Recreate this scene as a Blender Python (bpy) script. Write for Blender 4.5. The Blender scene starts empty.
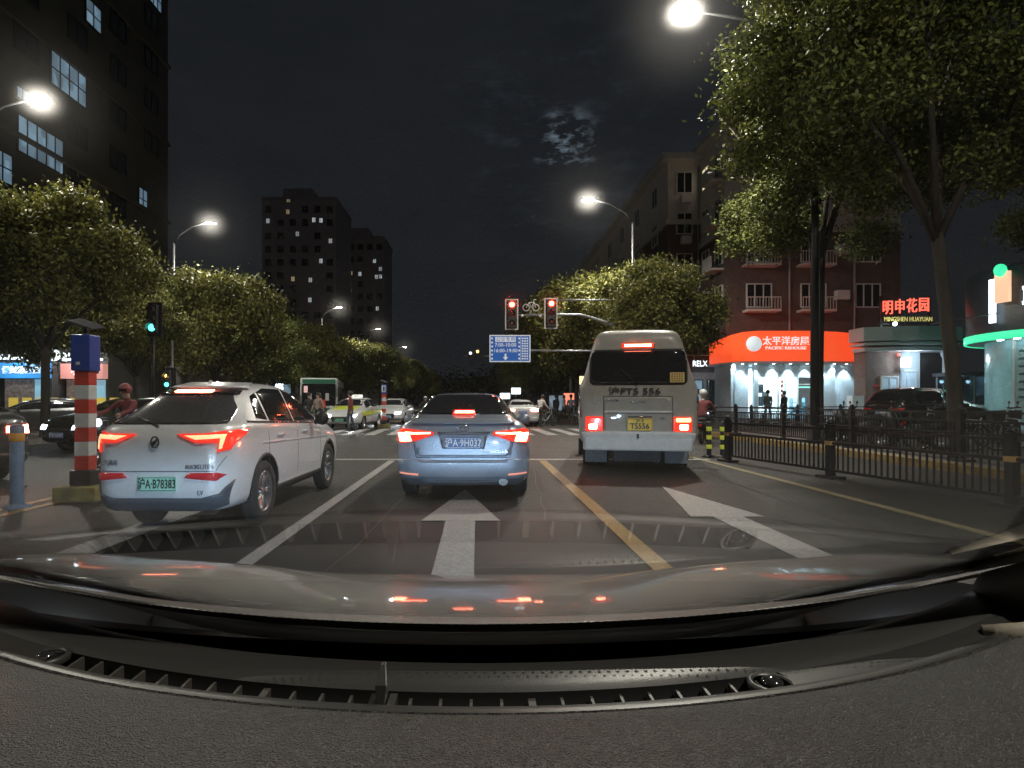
import bpy, bmesh, math, random
import numpy as np
from mathutils import Vector, Matrix, geometry
from mathutils.bvhtree import BVHTree
R = math.radians
sc = bpy.context.scene
C = sc.collection

# ------------------------------------------------------------------ camera
F = 620.0; VX, VY = 478.0, 402.0; CZ = 1.3
cd = bpy.data.cameras.new('camera'); cam = bpy.data.objects.new('camera', cd); C.objects.link(cam)
cam.location = (0, 0, CZ); cam.rotation_euler = (R(90), 0, 0)
cd.sensor_width = 36; cd.lens = F/1024*36
cd.shift_x = (512-VX)/1024; cd.shift_y = (VY-384)/1024
cd.clip_start = 0.02; cd.clip_end = 3000
sc.camera = cam
# ------------------------------------------------------------------ night sky
w = bpy.data.worlds.new('World'); sc.world = w; w.use_nodes = True
nt = w.node_tree; N = nt.nodes; L = nt.links
for n in list(N): N.remove(n)
out = N.new('ShaderNodeOutputWorld'); bg = N.new('ShaderNodeBackground')
tc = N.new('ShaderNodeTexCoord'); mp = N.new('ShaderNodeMapping'); mp.inputs['Scale'].default_value = (2.2, 2.2, 6.0)
no = N.new('ShaderNodeTexNoise'); no.inputs['Scale'].default_value = 2.0; no.inputs['Detail'].default_value = 8; no.inputs['Roughness'].default_value = .6
cr = N.new('ShaderNodeValToRGB'); cr.color_ramp.elements[0].position = .35; cr.color_ramp.elements[0].color = (.0098, .0112, .0140, 1)
cr.color_ramp.elements[1].position = .75; cr.color_ramp.elements[1].color = (.0135, .0148, .0172, 1)
L.new(tc.outputs['Generated'], mp.inputs['Vector']); L.new(mp.outputs[0], no.inputs['Vector']); L.new(no.outputs['Fac'], cr.inputs['Fac'])
# moon behind broken cloud
md = Vector((88/F, 1, 258/F)).normalized()
vd = N.new('ShaderNodeVectorMath'); vd.operation = 'DISTANCE'; vd.inputs[1].default_value = md
nm = N.new('ShaderNodeVectorMath'); nm.operation = 'NORMALIZE'
L.new(tc.outputs['Generated'], nm.inputs[0]); L.new(nm.outputs[0], vd.inputs[0])
glow = N.new('ShaderNodeMapRange'); glow.inputs['From Min'].default_value = .062; glow.inputs['From Max'].default_value = .0
glow.inputs['To Min'].default_value = 0; glow.inputs['To Max'].default_value = 1; glow.interpolation_type = 'SMOOTHSTEP'
L.new(vd.outputs['Value'], glow.inputs['Value'])
mp2 = N.new('ShaderNodeMapping'); mp2.inputs['Scale'].default_value = (9, 9, 22)
n2 = N.new('ShaderNodeTexNoise'); n2.inputs['Scale'].default_value = 2.2; n2.inputs['Detail'].default_value = 10; n2.inputs['Roughness'].default_value = .68
L.new(nm.outputs[0], mp2.inputs['Vector']); L.new(mp2.outputs[0], n2.inputs['Vector'])
r2 = N.new('ShaderNodeValToRGB'); r2.color_ramp.elements[0].position = .50; r2.color_ramp.elements[0].color = (0, 0, 0, 1)
r2.color_ramp.elements[1].position = .68; r2.color_ramp.elements[1].color = (.20, .26, .32, 1)
L.new(n2.outputs['Fac'], r2.inputs['Fac'])
ml = N.new('ShaderNodeMix'); ml.data_type = 'RGBA'; ml.blend_type = 'MULTIPLY'; ml.inputs['Factor'].default_value = 1
g2 = N.new('ShaderNodeMapRange'); g2.inputs['From Min'].default_value = .26; g2.inputs['From Max'].default_value = .0; g2.inputs['To Min'].default_value = 0; g2.inputs['To Max'].default_value = .05; g2.interpolation_type = 'SMOOTHSTEP'
L.new(vd.outputs['Value'], g2.inputs['Value']); gs = N.new('ShaderNodeMath'); gs.operation = 'ADD'; L.new(glow.outputs['Result'], gs.inputs[0]); L.new(g2.outputs['Result'], gs.inputs[1])
L.new(gs.outputs[0], ml.inputs['A']); L.new(r2.outputs['Color'], ml.inputs['B'])
ad = N.new('ShaderNodeMix'); ad.data_type = 'RGBA'; ad.blend_type = 'ADD'; ad.inputs['Factor'].default_value = 1
L.new(cr.outputs['Color'], ad.inputs['A']); L.new(ml.outputs['Result'], ad.inputs['B'])
L.new(ad.outputs['Result'], bg.inputs['Color']); bg.inputs['Strength'].default_value = 1.0
L.new(bg.outputs[0], out.inputs['Surface'])
sc.view_settings.view_transform = 'Standard'; sc.view_settings.look = 'None'; sc.view_settings.exposure = 0.12; sc.view_settings.gamma = 1
try: sc.cycles.use_light_tree = True
except Exception: pass
sc.cycles.max_bounces = 6; sc.cycles.transparent_max_bounces = 12; sc.cycles.sample_clamp_indirect = 4
sc.cycles.use_denoising = True

# ------------------------------------------------------------------ tuning of lamps
STREET_W = 1750.0; HEAD_W = 420.0
STREET_COL = (1.0, .93, .80)

# ------------------------------------------------------------------ helpers
def G(px, py, z=0.0):
    Y = (CZ-z)*F/(py-VY); return ((px-VX)*Y/F, Y)
def P(px, py, Y): return Vector(((px-VX)*Y/F, Y, CZ-(py-VY)*Y/F))
MC = {}
def mat(name, col=(.5, .5, .5), rough=.6, metal=0, emit=None, es=1.0, noise=0, nscale=8, bump=0, bscale=40, coat=0, spec=.5, alt=None, trans=0, coord='Object', stretch=None):
    if name in MC: return MC[name]
    m = bpy.data.materials.new(name); m.use_nodes = True; nt = m.node_tree; N = nt.nodes; L = nt.links
    b = N['Principled BSDF']
    b.inputs['Base Color'].default_value = (*col, 1); b.inputs['Roughness'].default_value = rough; b.inputs['Metallic'].default_value = metal
    b.inputs['Coat Weight'].default_value = coat; b.inputs['Coat Roughness'].default_value = .04
    b.inputs['Specular IOR Level'].default_value = spec
    if trans: b.inputs['Transmission Weight'].default_value = trans
    if emit: b.inputs['Emission Color'].default_value = (*emit, 1); b.inputs['Emission Strength'].default_value = es
    t = N.new('ShaderNodeTexCoord'); mpn = N.new('ShaderNodeMapping'); L.new(t.outputs[coord], mpn.inputs[0])
    if stretch: mpn.inputs['Scale'].default_value = stretch
    if noise:
        n = N.new('ShaderNodeTexNoise'); n.inputs['Scale'].default_value = nscale; n.inputs['Detail'].default_value = 6; n.inputs['Roughness'].default_value = .65
        L.new(mpn.outputs[0], n.inputs['Vector'])
        r = N.new('ShaderNodeValToRGB'); a = alt or tuple(c*(1-noise) for c in col)
        hi = col if alt else tuple(min(1, c*(1+noise)) for c in col)
        r.color_ramp.elements[0].position = .32; r.color_ramp.elements[1].position = .68
        r.color_ramp.elements[0].color = (*a, 1); r.color_ramp.elements[1].color = (*hi, 1)
        L.new(n.outputs['Fac'], r.inputs['Fac']); L.new(r.outputs['Color'], b.inputs['Base Color'])
        rr = N.new('ShaderNodeMapRange'); rr.inputs['To Min'].default_value = max(0, rough-.12*min(1, noise*3)); rr.inputs['To Max'].default_value = min(1, rough+.12*min(1, noise*3))
        L.new(n.outputs['Fac'], rr.inputs['Value']); L.new(rr.outputs[0], b.inputs['Roughness'])
    if bump:
        n = N.new('ShaderNodeTexNoise'); n.inputs['Scale'].default_value = bscale; n.inputs['Detail'].default_value = 4
        L.new(mpn.outputs[0], n.inputs['Vector'])
        bu = N.new('ShaderNodeBump'); bu.inputs['Strength'].default_value = bump; bu.inputs['Distance'].default_value = .01
        L.new(n.outputs['Fac'], bu.inputs['Height']); L.new(bu.outputs[0], b.inputs['Normal'])
    MC[name] = m; return m
def glassy(name, tint=(.6, .7, .7), refl=1.0, ior=1.5, opac=0.0, dark=(.01, .01, .012), scatter=()):
    """thin pane: transparent with a fresnel reflection and an optional share of dark film"""
    if name in MC: return MC[name]
    m = bpy.data.materials.new(name); m.use_nodes = True; N = m.node_tree.nodes; L = m.node_tree.links
    for n in list(N): N.remove(n)
    o = N.new('ShaderNodeOutputMaterial'); tr = N.new('ShaderNodeBsdfTransparent'); tr.inputs[0].default_value = (*tint, 1)
    df = N.new('ShaderNodeBsdfDiffuse'); df.inputs[0].default_value = (*dark, 1)
    m1 = N.new('ShaderNodeMixShader'); m1.inputs[0].default_value = opac; L.new(tr.outputs[0], m1.inputs[1]); L.new(df.outputs[0], m1.inputs[2])
    gl = N.new('ShaderNodeBsdfGlossy'); gl.inputs['Roughness'].default_value = .0
    fr = N.new('ShaderNodeFresnel'); fr.inputs[0].default_value = ior
    if scatter:                      # refraction lobes added to imitate lens glow round bright lamps
        geo = N.new('ShaderNodeNewGeometry')
        for wgt, io, ro in scatter:
            rf = N.new('ShaderNodeBsdfRefraction'); rf.inputs['IOR'].default_value = io; L.new(geo.outputs['Incoming'], rf.inputs['Normal']); rf.inputs['Roughness'].default_value = ro
            ms = N.new('ShaderNodeMixShader'); ms.inputs[0].default_value = wgt; L.new(m1.outputs[0], ms.inputs[1]); L.new(rf.outputs[0], ms.inputs[2]); m1 = ms
    mu = N.new('ShaderNodeMath'); mu.operation = 'MULTIPLY'; mu.inputs[1].default_value = refl; mu.use_clamp = True; L.new(fr.outputs[0], mu.inputs[0])
    m2 = N.new('ShaderNodeMixShader'); L.new(mu.outputs[0], m2.inputs[0]); L.new(m1.outputs[0], m2.inputs[1]); L.new(gl.outputs[0], m2.inputs[2])
    L.new(m2.outputs[0], o.inputs[0]); MC[name] = m; return m

class MB:
    def __init__(s): s.bm = bmesh.new(); s.mi = 0
    def _new(s, vs, faces, smooth=False):
        bv = [s.bm.verts.new(v) for v in vs]
        for f in faces:
            try:
                ff = s.bm.faces.new([bv[i] for i in f]); ff.material_index = s.mi; ff.smooth = smooth
            except ValueError: pass
        return bv
    def box(s, x0, x1, y0, y1, z0, z1, M=None):
        vs = [Vector((x, y, z)) for x in (x0, x1) for y in (y0, y1) for z in (z0, z1)]
        if M: vs = [M @ v for v in vs]
        s._new(vs, [(0, 1, 3, 2), (4, 6, 7, 5), (0, 4, 5, 1), (2, 3, 7, 6), (0, 2, 6, 4), (1, 5, 7, 3)]); return s
    def tube(s, pts, r, n=8, caps=True, smooth=True):
        pts = [Vector(p) for p in pts]; k = len(pts); rs = r if isinstance(r, (list, tuple)) else [r]*k
        rings = []
        ref = None
        for i, p in enumerate(pts):
            d = (pts[min(i+1, k-1)]-pts[max(i-1, 0)]).normalized()
            if ref is None: ref = Vector((0, 0, 1)) if abs(d.z) < .9 else Vector((1, 0, 0))
            a = d.cross(ref)
            if a.length < 1e-4: a = d.cross(Vector((0, 1, 0)))
            a.normalize(); b = a.cross(d).normalized(); ref = b if abs(b.dot(d)) < .9 else ref
            rings.append([s.bm.verts.new(p+(a*math.cos(2*math.pi*j/n)+b*math.sin(2*math.pi*j/n))*rs[i]) for j in range(n)])
        for i in range(k-1):
            for j in range(n):
                f = s.bm.faces.new((rings[i][j], rings[i][(j+1) % n], rings[i+1][(j+1) % n], rings[i+1][j])); f.smooth = smooth; f.material_index = s.mi
        if caps:
            for rg in (rings[0], list(reversed(rings[-1]))):
                try: f = s.bm.faces.new(rg); f.material_index = s.mi
                except ValueError: pass
        return s
    def lathe(s, prof, n=24, axis='z', at=(0, 0, 0), smooth=True, closed=False):
        """prof: (radius, height) pairs round an axis"""
        at = Vector(at); rings = []
        def pt(r, h, a):
            c, q = r*math.cos(a), r*math.sin(a)
            return at+Vector({'z': (c, q, h), 'x': (h, c, q), 'y': (c, h, q)}[axis])
        for r, h in prof: rings.append([s.bm.verts.new(pt(max(r, 1e-4), h, 2*math.pi*j/n)) for j in range(n)])
        m = len(prof)
        for i in range(m if closed else m-1):
            for j in range(n):
                f = s.bm.faces.new((rings[i][j], rings[i][(j+1) % n], rings[(i+1) % m][(j+1) % n], rings[(i+1) % m][j])); f.smooth = smooth; f.material_index = s.mi
        return s
    def ball(s, c, r, n=12, sc_=(1, 1, 1)):
        prof = [(math.sin(math.pi*i/(n//2))*r, -math.cos(math.pi*i/(n//2))*r) for i in range(n//2+1)]
        v0 = len(s.bm.verts); s.lathe(prof, n); s.bm.verts.ensure_lookup_table()
        for v in s.bm.verts[v0:]: v.co = Vector((v.co.x*sc_[0], v.co.y*sc_[1], v.co.z*sc_[2]))+Vector(c)
        return s
    def prism(s, poly, h0, h1, axis='z'):
        """extruded polygon; poly in the other two axes"""
        def q(u, v, h): return {'z': (u, v, h), 'y': (u, h, v), 'x': (h, u, v)}[axis]
        n = len(poly); vs = [q(u, v, h0) for u, v in poly]+[q(u, v, h1) for u, v in poly]
        s._new(vs, [tuple(range(n))[::-1], tuple(range(n, 2*n))]+[(i, (i+1) % n, n+(i+1) % n, n+i) for i in range(n)]); return s
    def grid(s, fn, us, vs, smooth=True):
        rows = [[s.bm.verts.new(fn(u, v)) for v in vs] for u in us]
        for i in range(len(us)-1):
            for j in range(len(vs)-1):
                f = s.bm.faces.new((rows[i][j], rows[i+1][j], rows[i+1][j+1], rows[i][j+1])); f.smooth = smooth; f.material_index = s.mi
        return s
    def build(s, name, m, parent=None, bevel=0, fix=True):
        if fix: bmesh.ops.recalc_face_normals(s.bm, faces=s.bm.faces)
        if bevel: bmesh.ops.bevel(s.bm, geom=[e for e in s.bm.edges if e.calc_face_angle(0) > .6], offset=bevel, segments=2, affect='EDGES', profile=.6)
        me = bpy.data.meshes.new(name); s.bm.to_mesh(me); s.bm.free()
        for x in (m if isinstance(m, (list, tuple)) else [m]): me.materials.append(x)
        o = bpy.data.objects.new(name, me); C.objects.link(o); o.parent = parent
        return o
def tag(o, label=None, cat=None, group=None, kind=None):
    for k, v in (('label', label), ('category', cat), ('group', group), ('kind', kind)):
        if v: o[k] = v
    return o
def thing(name, label, cat, loc=(0, 0, 0), rz=0, group=None):
    o = bpy.data.objects.new(name, None); C.objects.link(o); o.location = loc; o.rotation_euler = (0, 0, rz); o.empty_display_size = .1
    return tag(o, label, cat, group)
def copy_tree(o, parent=None):
    kids = [k for k in C.objects if k.parent == o]
    c = o.copy(); C.objects.link(c); c.parent = parent
    for k in kids: copy_tree(k, c)
    return c
def dup(src, label, loc, rz=0, group=None, scale=None):
    c = copy_tree(src); c.location = loc; c.rotation_euler = (0, 0, rz); c['label'] = label
    if group: c['group'] = group
    if scale: c.scale = scale
    return c
def mesh_of(ob):
    dg = bpy.context.evaluated_depsgraph_get(); dg.update(); return bpy.data.meshes.new_from_object(ob.evaluated_get(dg), depsgraph=dg)
def realise(o):
    me = mesh_of(o); o.modifiers.clear(); old = o.data; o.data = me; return o
def text(name, s, size, m, parent, loc, rot=(R(90), 0, 0), extrude=.004, offset=0, align='CENTER', sx=1, shear=0):
    cu = bpy.data.curves.new(name, 'FONT'); cu.body = s; cu.size = size; cu.extrude = extrude; cu.offset = offset; cu.align_x = align; cu.align_y = 'CENTER'; cu.resolution_u = 2; cu.shear = shear
    t = bpy.data.objects.new(name, cu); C.objects.link(t)
    me = mesh_of(t); bpy.data.objects.remove(t)
    me.materials.clear(); me.materials.append(m)
    o = bpy.data.objects.new(name, me); C.objects.link(o); o.parent = parent; o.location = loc; o.rotation_euler = rot; o.scale = (sx, 1, 1)
    return o
def light(name, kind, parent, loc, rot, power, col=(1, 1, 1), size=.3, spot=None, blend=.3, sizey=None):
    l = bpy.data.lights.new(name, kind); l.energy = power; l.color = col
    if kind == 'AREA':
        l.size = size
        if sizey: l.shape = 'RECTANGLE'; l.size_y = sizey
    else: l.shadow_soft_size = size
    if spot: l.spot_size = spot; l.spot_blend = blend
    o = bpy.data.objects.new(name, l); C.objects.link(o); o.parent = parent; o.location = loc; o.rotation_euler = rot
    return o
def rrect(x0, x1, z0, z1, r=.02, n=4):
    pts = []
    for cx, cz, a0 in ((x1-r, z1-r, 0), (x0+r, z1-r, 90), (x0+r, z0+r, 180), (x1-r, z0+r, 270)):
        for i in range(n+1):
            a = R(a0+90*i/n); pts.append((cx+r*math.cos(a), cz+r*math.sin(a)))
    return pts

# ------------------------------------------------------------------ materials
asphalt = mat('asphalt', (.022, .0208, .0208), .62, noise=.4, nscale=1.6, bump=.6, bscale=130, stretch=(1, .22, 1))
asphalt_old = mat('asphalt_patch', (.016, .0155, .0155), .66, noise=.3, nscale=3, bump=.5, bscale=160)
paint_w = mat('road_paint_white', (.46, .45, .45), .55, noise=.3, nscale=28, alt=(.24, .235, .235), bump=.3, bscale=150)
paint_y = mat('road_paint_yellow', (.42, .26, .07), .55, noise=.3, nscale=28, alt=(.19, .12, .045), bump=.3, bscale=150)
pavem = mat('pavement_tiles', (.16, .15, .14), .75, noise=.25, nscale=3, bump=.2, bscale=60)
kerb_m = mat('kerb_stone', (.26, .25, .23), .8, noise=.2, nscale=6)
kerb_y = mat('kerb_yellow', (.42, .27, .06), .7, noise=.3, nscale=5, alt=(.12, .09, .05))
black_pl = mat('black_plastic', (.018, .018, .019), .5, noise=.2, nscale=20)
black_gl = mat('dark_window_glass', (.012, .013, .016), .06, coat=.6, spec=.7)
rubber = mat('rubber', (.022, .022, .024), .85, noise=.2, nscale=30)
alloy = mat('alloy', (.45, .46, .48), .3, metal=.9)
chrome = mat('chrome', (.75, .76, .78), .12, metal=1)
steel = mat('galvanised_steel', (.32, .33, .34), .45, metal=.7, noise=.15, nscale=12)
dark_steel = mat('dark_painted_steel', (.03, .031, .034), .45, metal=.3, noise=.25, nscale=10)
white_pt = mat('white_paint', (.75, .76, .78), .35, coat=.3, noise=.05, nscale=3)
brake = mat('brake_lamp_red', (.5, .01, .01), .2, emit=(1, .035, .012), es=2.2)
brake_hot = mat('brake_lamp_core', (.9, .4, .3), .2, emit=(1, .20, .11), es=34)
taildim = mat('tail_lens_red', (.35, .012, .012), .12, coat=1, emit=(1, .03, .01), es=.12)
# ================================================================== GROUND
def sheet(name, x0, x1, y0, y1, z, m, kind='structure', poly=None):
    b = MB(); b._new([(x, y, z) for x, y in (poly or [(x0, y0), (x1, y0), (x1, y1), (x0, y1)])], [tuple(range(len(poly) if poly else 4))])
    for f in b.bm.faces: f.normal_update()
    o = b.build(name, m, None, fix=False)
    if o.data.polygons[0].normal.z < 0: o.data.flip_normals()
    return tag(o, kind=kind)
earth = mat('far_ground', (.05, .048, .045), .9, noise=.2, nscale=.5)
sheet('ground', -400, 400, -120, 1500, -.02, earth)
sheet('road', -13.5, 8.8, -60, 420, 0.0, asphalt)
sheet('road_asphalt_patch', 0, 0, 0, 0, .004, asphalt_old, poly=[(3.6, 5.2), (4.9, 5.6), (4.9, 7.9), (3.9, 8.1), (3.3, 6.9)])
def slab(name, x0, x1, y0, y1, z0, z1, m):
    return tag(MB().box(x0, x1, y0, y1, z0, z1).build(name, m), kind='structure')
slab('pavement_right', 9.0, 60, -40, 300, -.3, .15, pavem)
slab('kerb_right', 8.8, 8.997, -40, 300, -.3, .155, kerb_y)
slab('pavement_left', -60, -13.7, -40, 300, -.3, .15, pavem)
slab('kerb_left', -13.697, -13.5, -40, 300, -.3, .155, kerb_m)
def line(name, pts, wd, m, z=.008, kind='structure'):
    """painted strip along a polyline of ground points"""
    b = MB(); P2 = [Vector((x, y, 0)) for x, y in pts]; vs = []
    for i, p in enumerate(P2):
        d = (P2[min(i+1, len(P2)-1)]-P2[max(i-1, 0)]).normalized(); n = Vector((d.y, -d.x, 0))*wd/2
        vs += [(p.x-n.x, p.y-n.y, z), (p.x+n.x, p.y+n.y, z)]
    b._new(vs, [(2*i, 2*i+1, 2*i+3, 2*i+2) for i in range(len(P2)-1)])
    o = b.build(name, m, None, fix=False)
    if o.data.polygons[0].normal.z < 0: o.data.flip_normals()
    return tag(o, kind=kind)
line('lane_line_white', [(-1.86, 2.6), (-1.90, 13.7)], .15, paint_w)
line('lane_line_yellow', [(1.44, 2.6), (1.42, 13.7)], .17, paint_y)
line('stop_line', [(-5.2, 13.95), (5.2, 13.95)], .28, paint_w, z=.009)
line('edge_line', [(5.0, 2.6), (5.02, 14.6)], .15, mat('road_paint_pale_yellow', (.36, .30, .17), .55, noise=.3, nscale=24, alt=(.17, .14, .08)))
rj = random.Random(8)
for x0, y0, x1, y1 in ((-1.2, 3.5, -.8, 13), (.7, 6, 1.1, 12.5), (2.1, 4.5, 4.6, 5.6), (-4.6, 10.5, 4.9, 11.2), (3.9, 6, 4.3, 13.8), (-3.0, 15.5, 6, 17.5)):
    n = 14; line('tar_seam', [(x0+(x1-x0)*i/n+rj.uniform(-.025, .025), y0+(y1-y0)*i/n+rj.uniform(-.03, .03)) for i in range(n+1)], .012, mat('tar', (.008, .008, .008), .35), z=.0055)
sheet('road_asphalt_patch', 0, 0, 0, 0, .004, asphalt_old, poly=[(-1.5, 9.2), (1.0, 9.0), (1.1, 11.6), (-1.4, 11.9)])
line('left_line_yellow', [(-5.45, 2.6), (-5.42, 14)], .13, paint_y)
line('left_line_yellow_second', [(-5.75, 2.6), (-5.72, 14)], .13, paint_y)
line('lane_line_far_white', [(-1.9, 34), (-1.9, 160)], .15, paint_w)
line('lane_line_far_yellow', [(-5.4, 34), (-5.4, 160)], .15, paint_y)
line('lane_line_far_right', [(1.5, 34), (1.5, 160)], .15, paint_w)
def arrow(name, cx, ytip, head=2.5, hw=.45, sw=.155, tail=3.6):
    ys = ytip
    o = sheet(name, 0, 0, 0, 0, .0085, paint_w, poly=[(cx, ys), (cx-hw, ys-head), (cx-sw, ys-head), (cx-sw, ys-head-tail), (cx+sw, ys-head-tail), (cx+sw, ys-head), (cx+hw, ys-head)])
    return o
arrow('lane_arrow_middle', -.19, 9.2, 2.45, .43, .16, 3.4)
arrow('lane_arrow_right_lane', 2.82, 9.5, 2.5, .42, .17, 3.6)
arrow('lane_arrow_left_lane', -3.45, 9.6, 2.5, .43, .16, 3.6)
for i in range(24):
    x = -12.6+i*.9
    if x < 8.5: sheet('crosswalk_stripe', 0, 0, 0, 0, .0085, paint_w, poly=[(x, 24.2), (x+.45, 24.2), (x+.45-.2, 30), (x-.2, 30)])
# manhole cover
o = MB().lathe([(.001, .012), (.33, .012), (.35, .004)], 28).build('manhole_cover', dark_steel); o.location = (-0.7, 7.1, 0); o.location = (4.3, 12.0, 0)
tag(o, 'round iron manhole cover in the asphalt behind the minibus', 'manhole cover')

# ================================================================== TREES
def leaf_mat(name, a, b):
    m = bpy.data.materials.new(name); m.use_nodes = True; N = m.node_tree.nodes; L = m.node_tree.links
    for n in list(N): N.remove(n)
    o = N.new('ShaderNodeOutputMaterial'); d = N.new('ShaderNodeBsdfPrincipled'); t = N.new('ShaderNodeBsdfTranslucent')
    d.inputs['Roughness'].default_value = .62
    g = N.new('ShaderNodeNewGeometry'); r = N.new('ShaderNodeValToRGB'); r.color_ramp.elements[0].color = (*a, 1); r.color_ramp.elements[1].color = (*b, 1)
    L.new(g.outputs['Random Per Island'], r.inputs['Fac']); L.new(r.outputs[0], d.inputs['Base Color']); L.new(r.outputs[0], t.inputs['Color'])
    mx = N.new('ShaderNodeMixShader'); mx.inputs[0].default_value = .15; L.new(d.outputs[0], mx.inputs[1]); L.new(t.outputs[0], mx.inputs[2]); L.new(mx.outputs[0], o.inputs[0])
    return m
leafA = leaf_mat('camphor_leaf', (.018, .034, .008), (.205, .225, .048))
leafB = leaf_mat('plane_leaf', (.020, .032, .008), (.26, .25, .055))
bark = mat('bark', (.045, .038, .032), .9, noise=.4, nscale=6, bump=.9, bscale=18, stretch=(1, 1, .25))
def crown_mesh(clumps, n, size, seed):
    rng = np.random.default_rng(seed)
    vol = np.array([c[1]**2 for c in clumps]); pick = rng.choice(len(clumps), n, p=vol/vol.sum())
    cen = np.array([c[0] for c in clumps])[pick]; rad = np.array([c[1] for c in clumps])[pick]
    d = rng.normal(size=(n, 3)); d /= np.linalg.norm(d, axis=1)[:, None]
    rr = rad*rng.uniform(.12, 1, n)**.5*(1+.16*np.sin(d[:, 0]*7+pick)*np.cos(d[:, 2]*6+pick*2))
    p = cen+d*rr[:, None]*np.array([1, 1, .72])
    # cluster the leaves in sprigs
    k = max(1, n//7); sp = p[rng.integers(0, n, k)]; own = rng.integers(0, k, n)
    mask = rng.random(n) < .75; p[mask] = sp[own][mask]+rng.normal(size=(mask.sum(), 3))*size*1.5
    a = rng.normal(size=(n, 3)); a[:, 2] -= .25; a /= np.linalg.norm(a, axis=1)[:, None]
    b = np.cross(a, rng.normal(size=(n, 3))); b /= np.linalg.norm(b, axis=1)[:, None]
    s = size*rng.uniform(.6, 1.35, n)[:, None]
    V = np.empty((n, 4, 3)); V[:, 0] = p-a*s*.5; V[:, 1] = p+b*s*.27; V[:, 2] = p+a*s*.5; V[:, 3] = p-b*s*.27
    me = bpy.data.meshes.new('crown'); me.vertices.add(n*4); me.vertices.foreach_set('co', V.reshape(-1))
    me.loops.add(n*4); me.loops.foreach_set('vertex_index', np.arange(n*4)); me.polygons.add(n)
    me.polygons.foreach_set('loop_start', np.arange(n)*4); me.update(calc_edges=True); me.validate(); return me
def make_tree(name, seed, H, rad, z0, trunk_r, nclump, nleaf, size, lm, lean=(0, 0), fork=3.2):
    """meshes of (trunk, crown); the origin at the foot"""
    rnd = random.Random(seed); b = MB(); clumps = []
    f = Vector((lean[0]*.5, lean[1]*.5, fork))
    b.tube([(0, 0, -.2), (0, 0, .25), (lean[0]*.12, lean[1]*.12, fork*.4), f], [trunk_r*1.5, trunk_r*1.12, trunk_r*.95, trunk_r*.85], 10)
    nl = 6
    for i in range(nl):
        a = 2*math.pi*i/nl+rnd.uniform(-.4, .4); rr = rad*rnd.uniform(.35, .75); zz = z0+(H-z0)*rnd.uniform(.3, .8)
        e = Vector((lean[0]+rr*math.cos(a), lean[1]+rr*math.sin(a), zz)); mid = f.lerp(e, .5)+Vector((0, 0, -.1*rr+.3))+Vector((rnd.uniform(-.3, .3), rnd.uniform(-.3, .3), 0))
        b.tube([f-Vector((0, 0, .2)), f.lerp(mid, .5)+Vector((0, 0, .1)), mid, e], [trunk_r*.6, trunk_r*.45, trunk_r*.3, trunk_r*.1], 7)
        for k in range(3):
            t = mid.lerp(e, rnd.uniform(.1, .8)); e2 = t+Vector((rnd.uniform(-1, 1), rnd.uniform(-1, 1), rnd.uniform(.1, 1)))*rad*.35
            b.tube([t, t.lerp(e2, .5)+Vector((0, 0, .15)), e2], [trunk_r*.2, trunk_r*.13, trunk_r*.04], 5)
    tr = b.build('trunk', bark)
    for i in range(nclump):
        a = rnd.uniform(0, 2*math.pi); q = rnd.random()**.42; t = rnd.random()
        zz = z0+(H-z0)*(.12+.8*t); env = math.sin(math.pi*min(.97, .22+.74*t))**.7
        cr_ = rad*rnd.uniform(.12, .25)
        clumps.append(((lean[0]+a*0+math.cos(a)*q*(rad-cr_*.6)*env, lean[1]+math.sin(a)*q*(rad-cr_*.6)*env, zz), cr_))
    me = crown_mesh(clumps, nleaf, size, seed); me.materials.append(lm)
    tm = tr.data; bpy.data.objects.remove(tr)
    return tm, me
def plant(meshes, label, loc, rz, group, s=1.0, sz=None, name='street_tree'):
    t = thing(name, label, 'tree', loc, rz, group); t.scale = (s, s, sz or s)
    a = bpy.data.objects.new('trunk', meshes[0]); C.objects.link(a); a.parent = t
    c = bpy.data.objects.new('crown', meshes[1]); C.objects.link(c); c.parent = t
    return t
bigA = make_tree('big', 11, 14.0, 4.0, 5.0, .15, 70, 150000, .115, leafA, lean=(-.1, -.5), fork=5.6)
bigB = make_tree('big', 23, 13.0, 4.35, 4.9, .135, 72, 165000, .11, leafA, lean=(-.75, .3), fork=4.6)
midA = make_tree('mid', 31, 8.8, 4.1, 2.6, .15, 58, 70000, .18, leafB, fork=2.6)
midB = make_tree('mid', 47, 9.2, 4.3, 2.4, .15, 58, 70000, .18, leafA, fork=2.6)
midC = make_tree('mid', 53, 9.2, 4.0, 4.3, .16, 54, 62000, .17, leafB, fork=3.4)
gr = 'street trees along the right pavement'
plant(bigA, 'tall straight tree with yellow green crown beside the orange shop sign', (10.3, 18.8, .15), 0, gr)
plant(bigB, 'big dark tree leaning over the railing in front of the black suv', (9.75, 12.6, .15), .3, gr)
plant(bigA, 'dark spreading tree over the parked bicycles and green lit shop', (16.5, 15.5, .15), 2.4, gr, .9)
ri = [(8.3, 35.5, .95, 'pale lit tree right behind the minibus roof'), (8.9, 30.0, .86, 'dark round tree between the minibus and the orange shop sign'),
      (8.9, 42, 1.34, 'tree with reddish lit leaves behind the right traffic signal'),
      (8.7, 54, 1.42, 'tree behind the blue bus lane sign and left traffic signal'), (8.2, 67, 1.3, 'dim tree far down the right side, past the bus lane sign'), (7.8, 79, 1, None), (8, 95, 1.2, None), (8, 114, 1, None), (8, 138, 1, None)]
for i, (x, y, s, l) in enumerate(ri):
    plant(midC if i < 2 else midB if i % 2 else midA, l or 'dark distant tree at the far right end of the avenue', (x, y, .15), i*1.3, gr, s, s*.88 if s > 1.2 else s)
gl_ = 'street trees along the left pavement'
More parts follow.
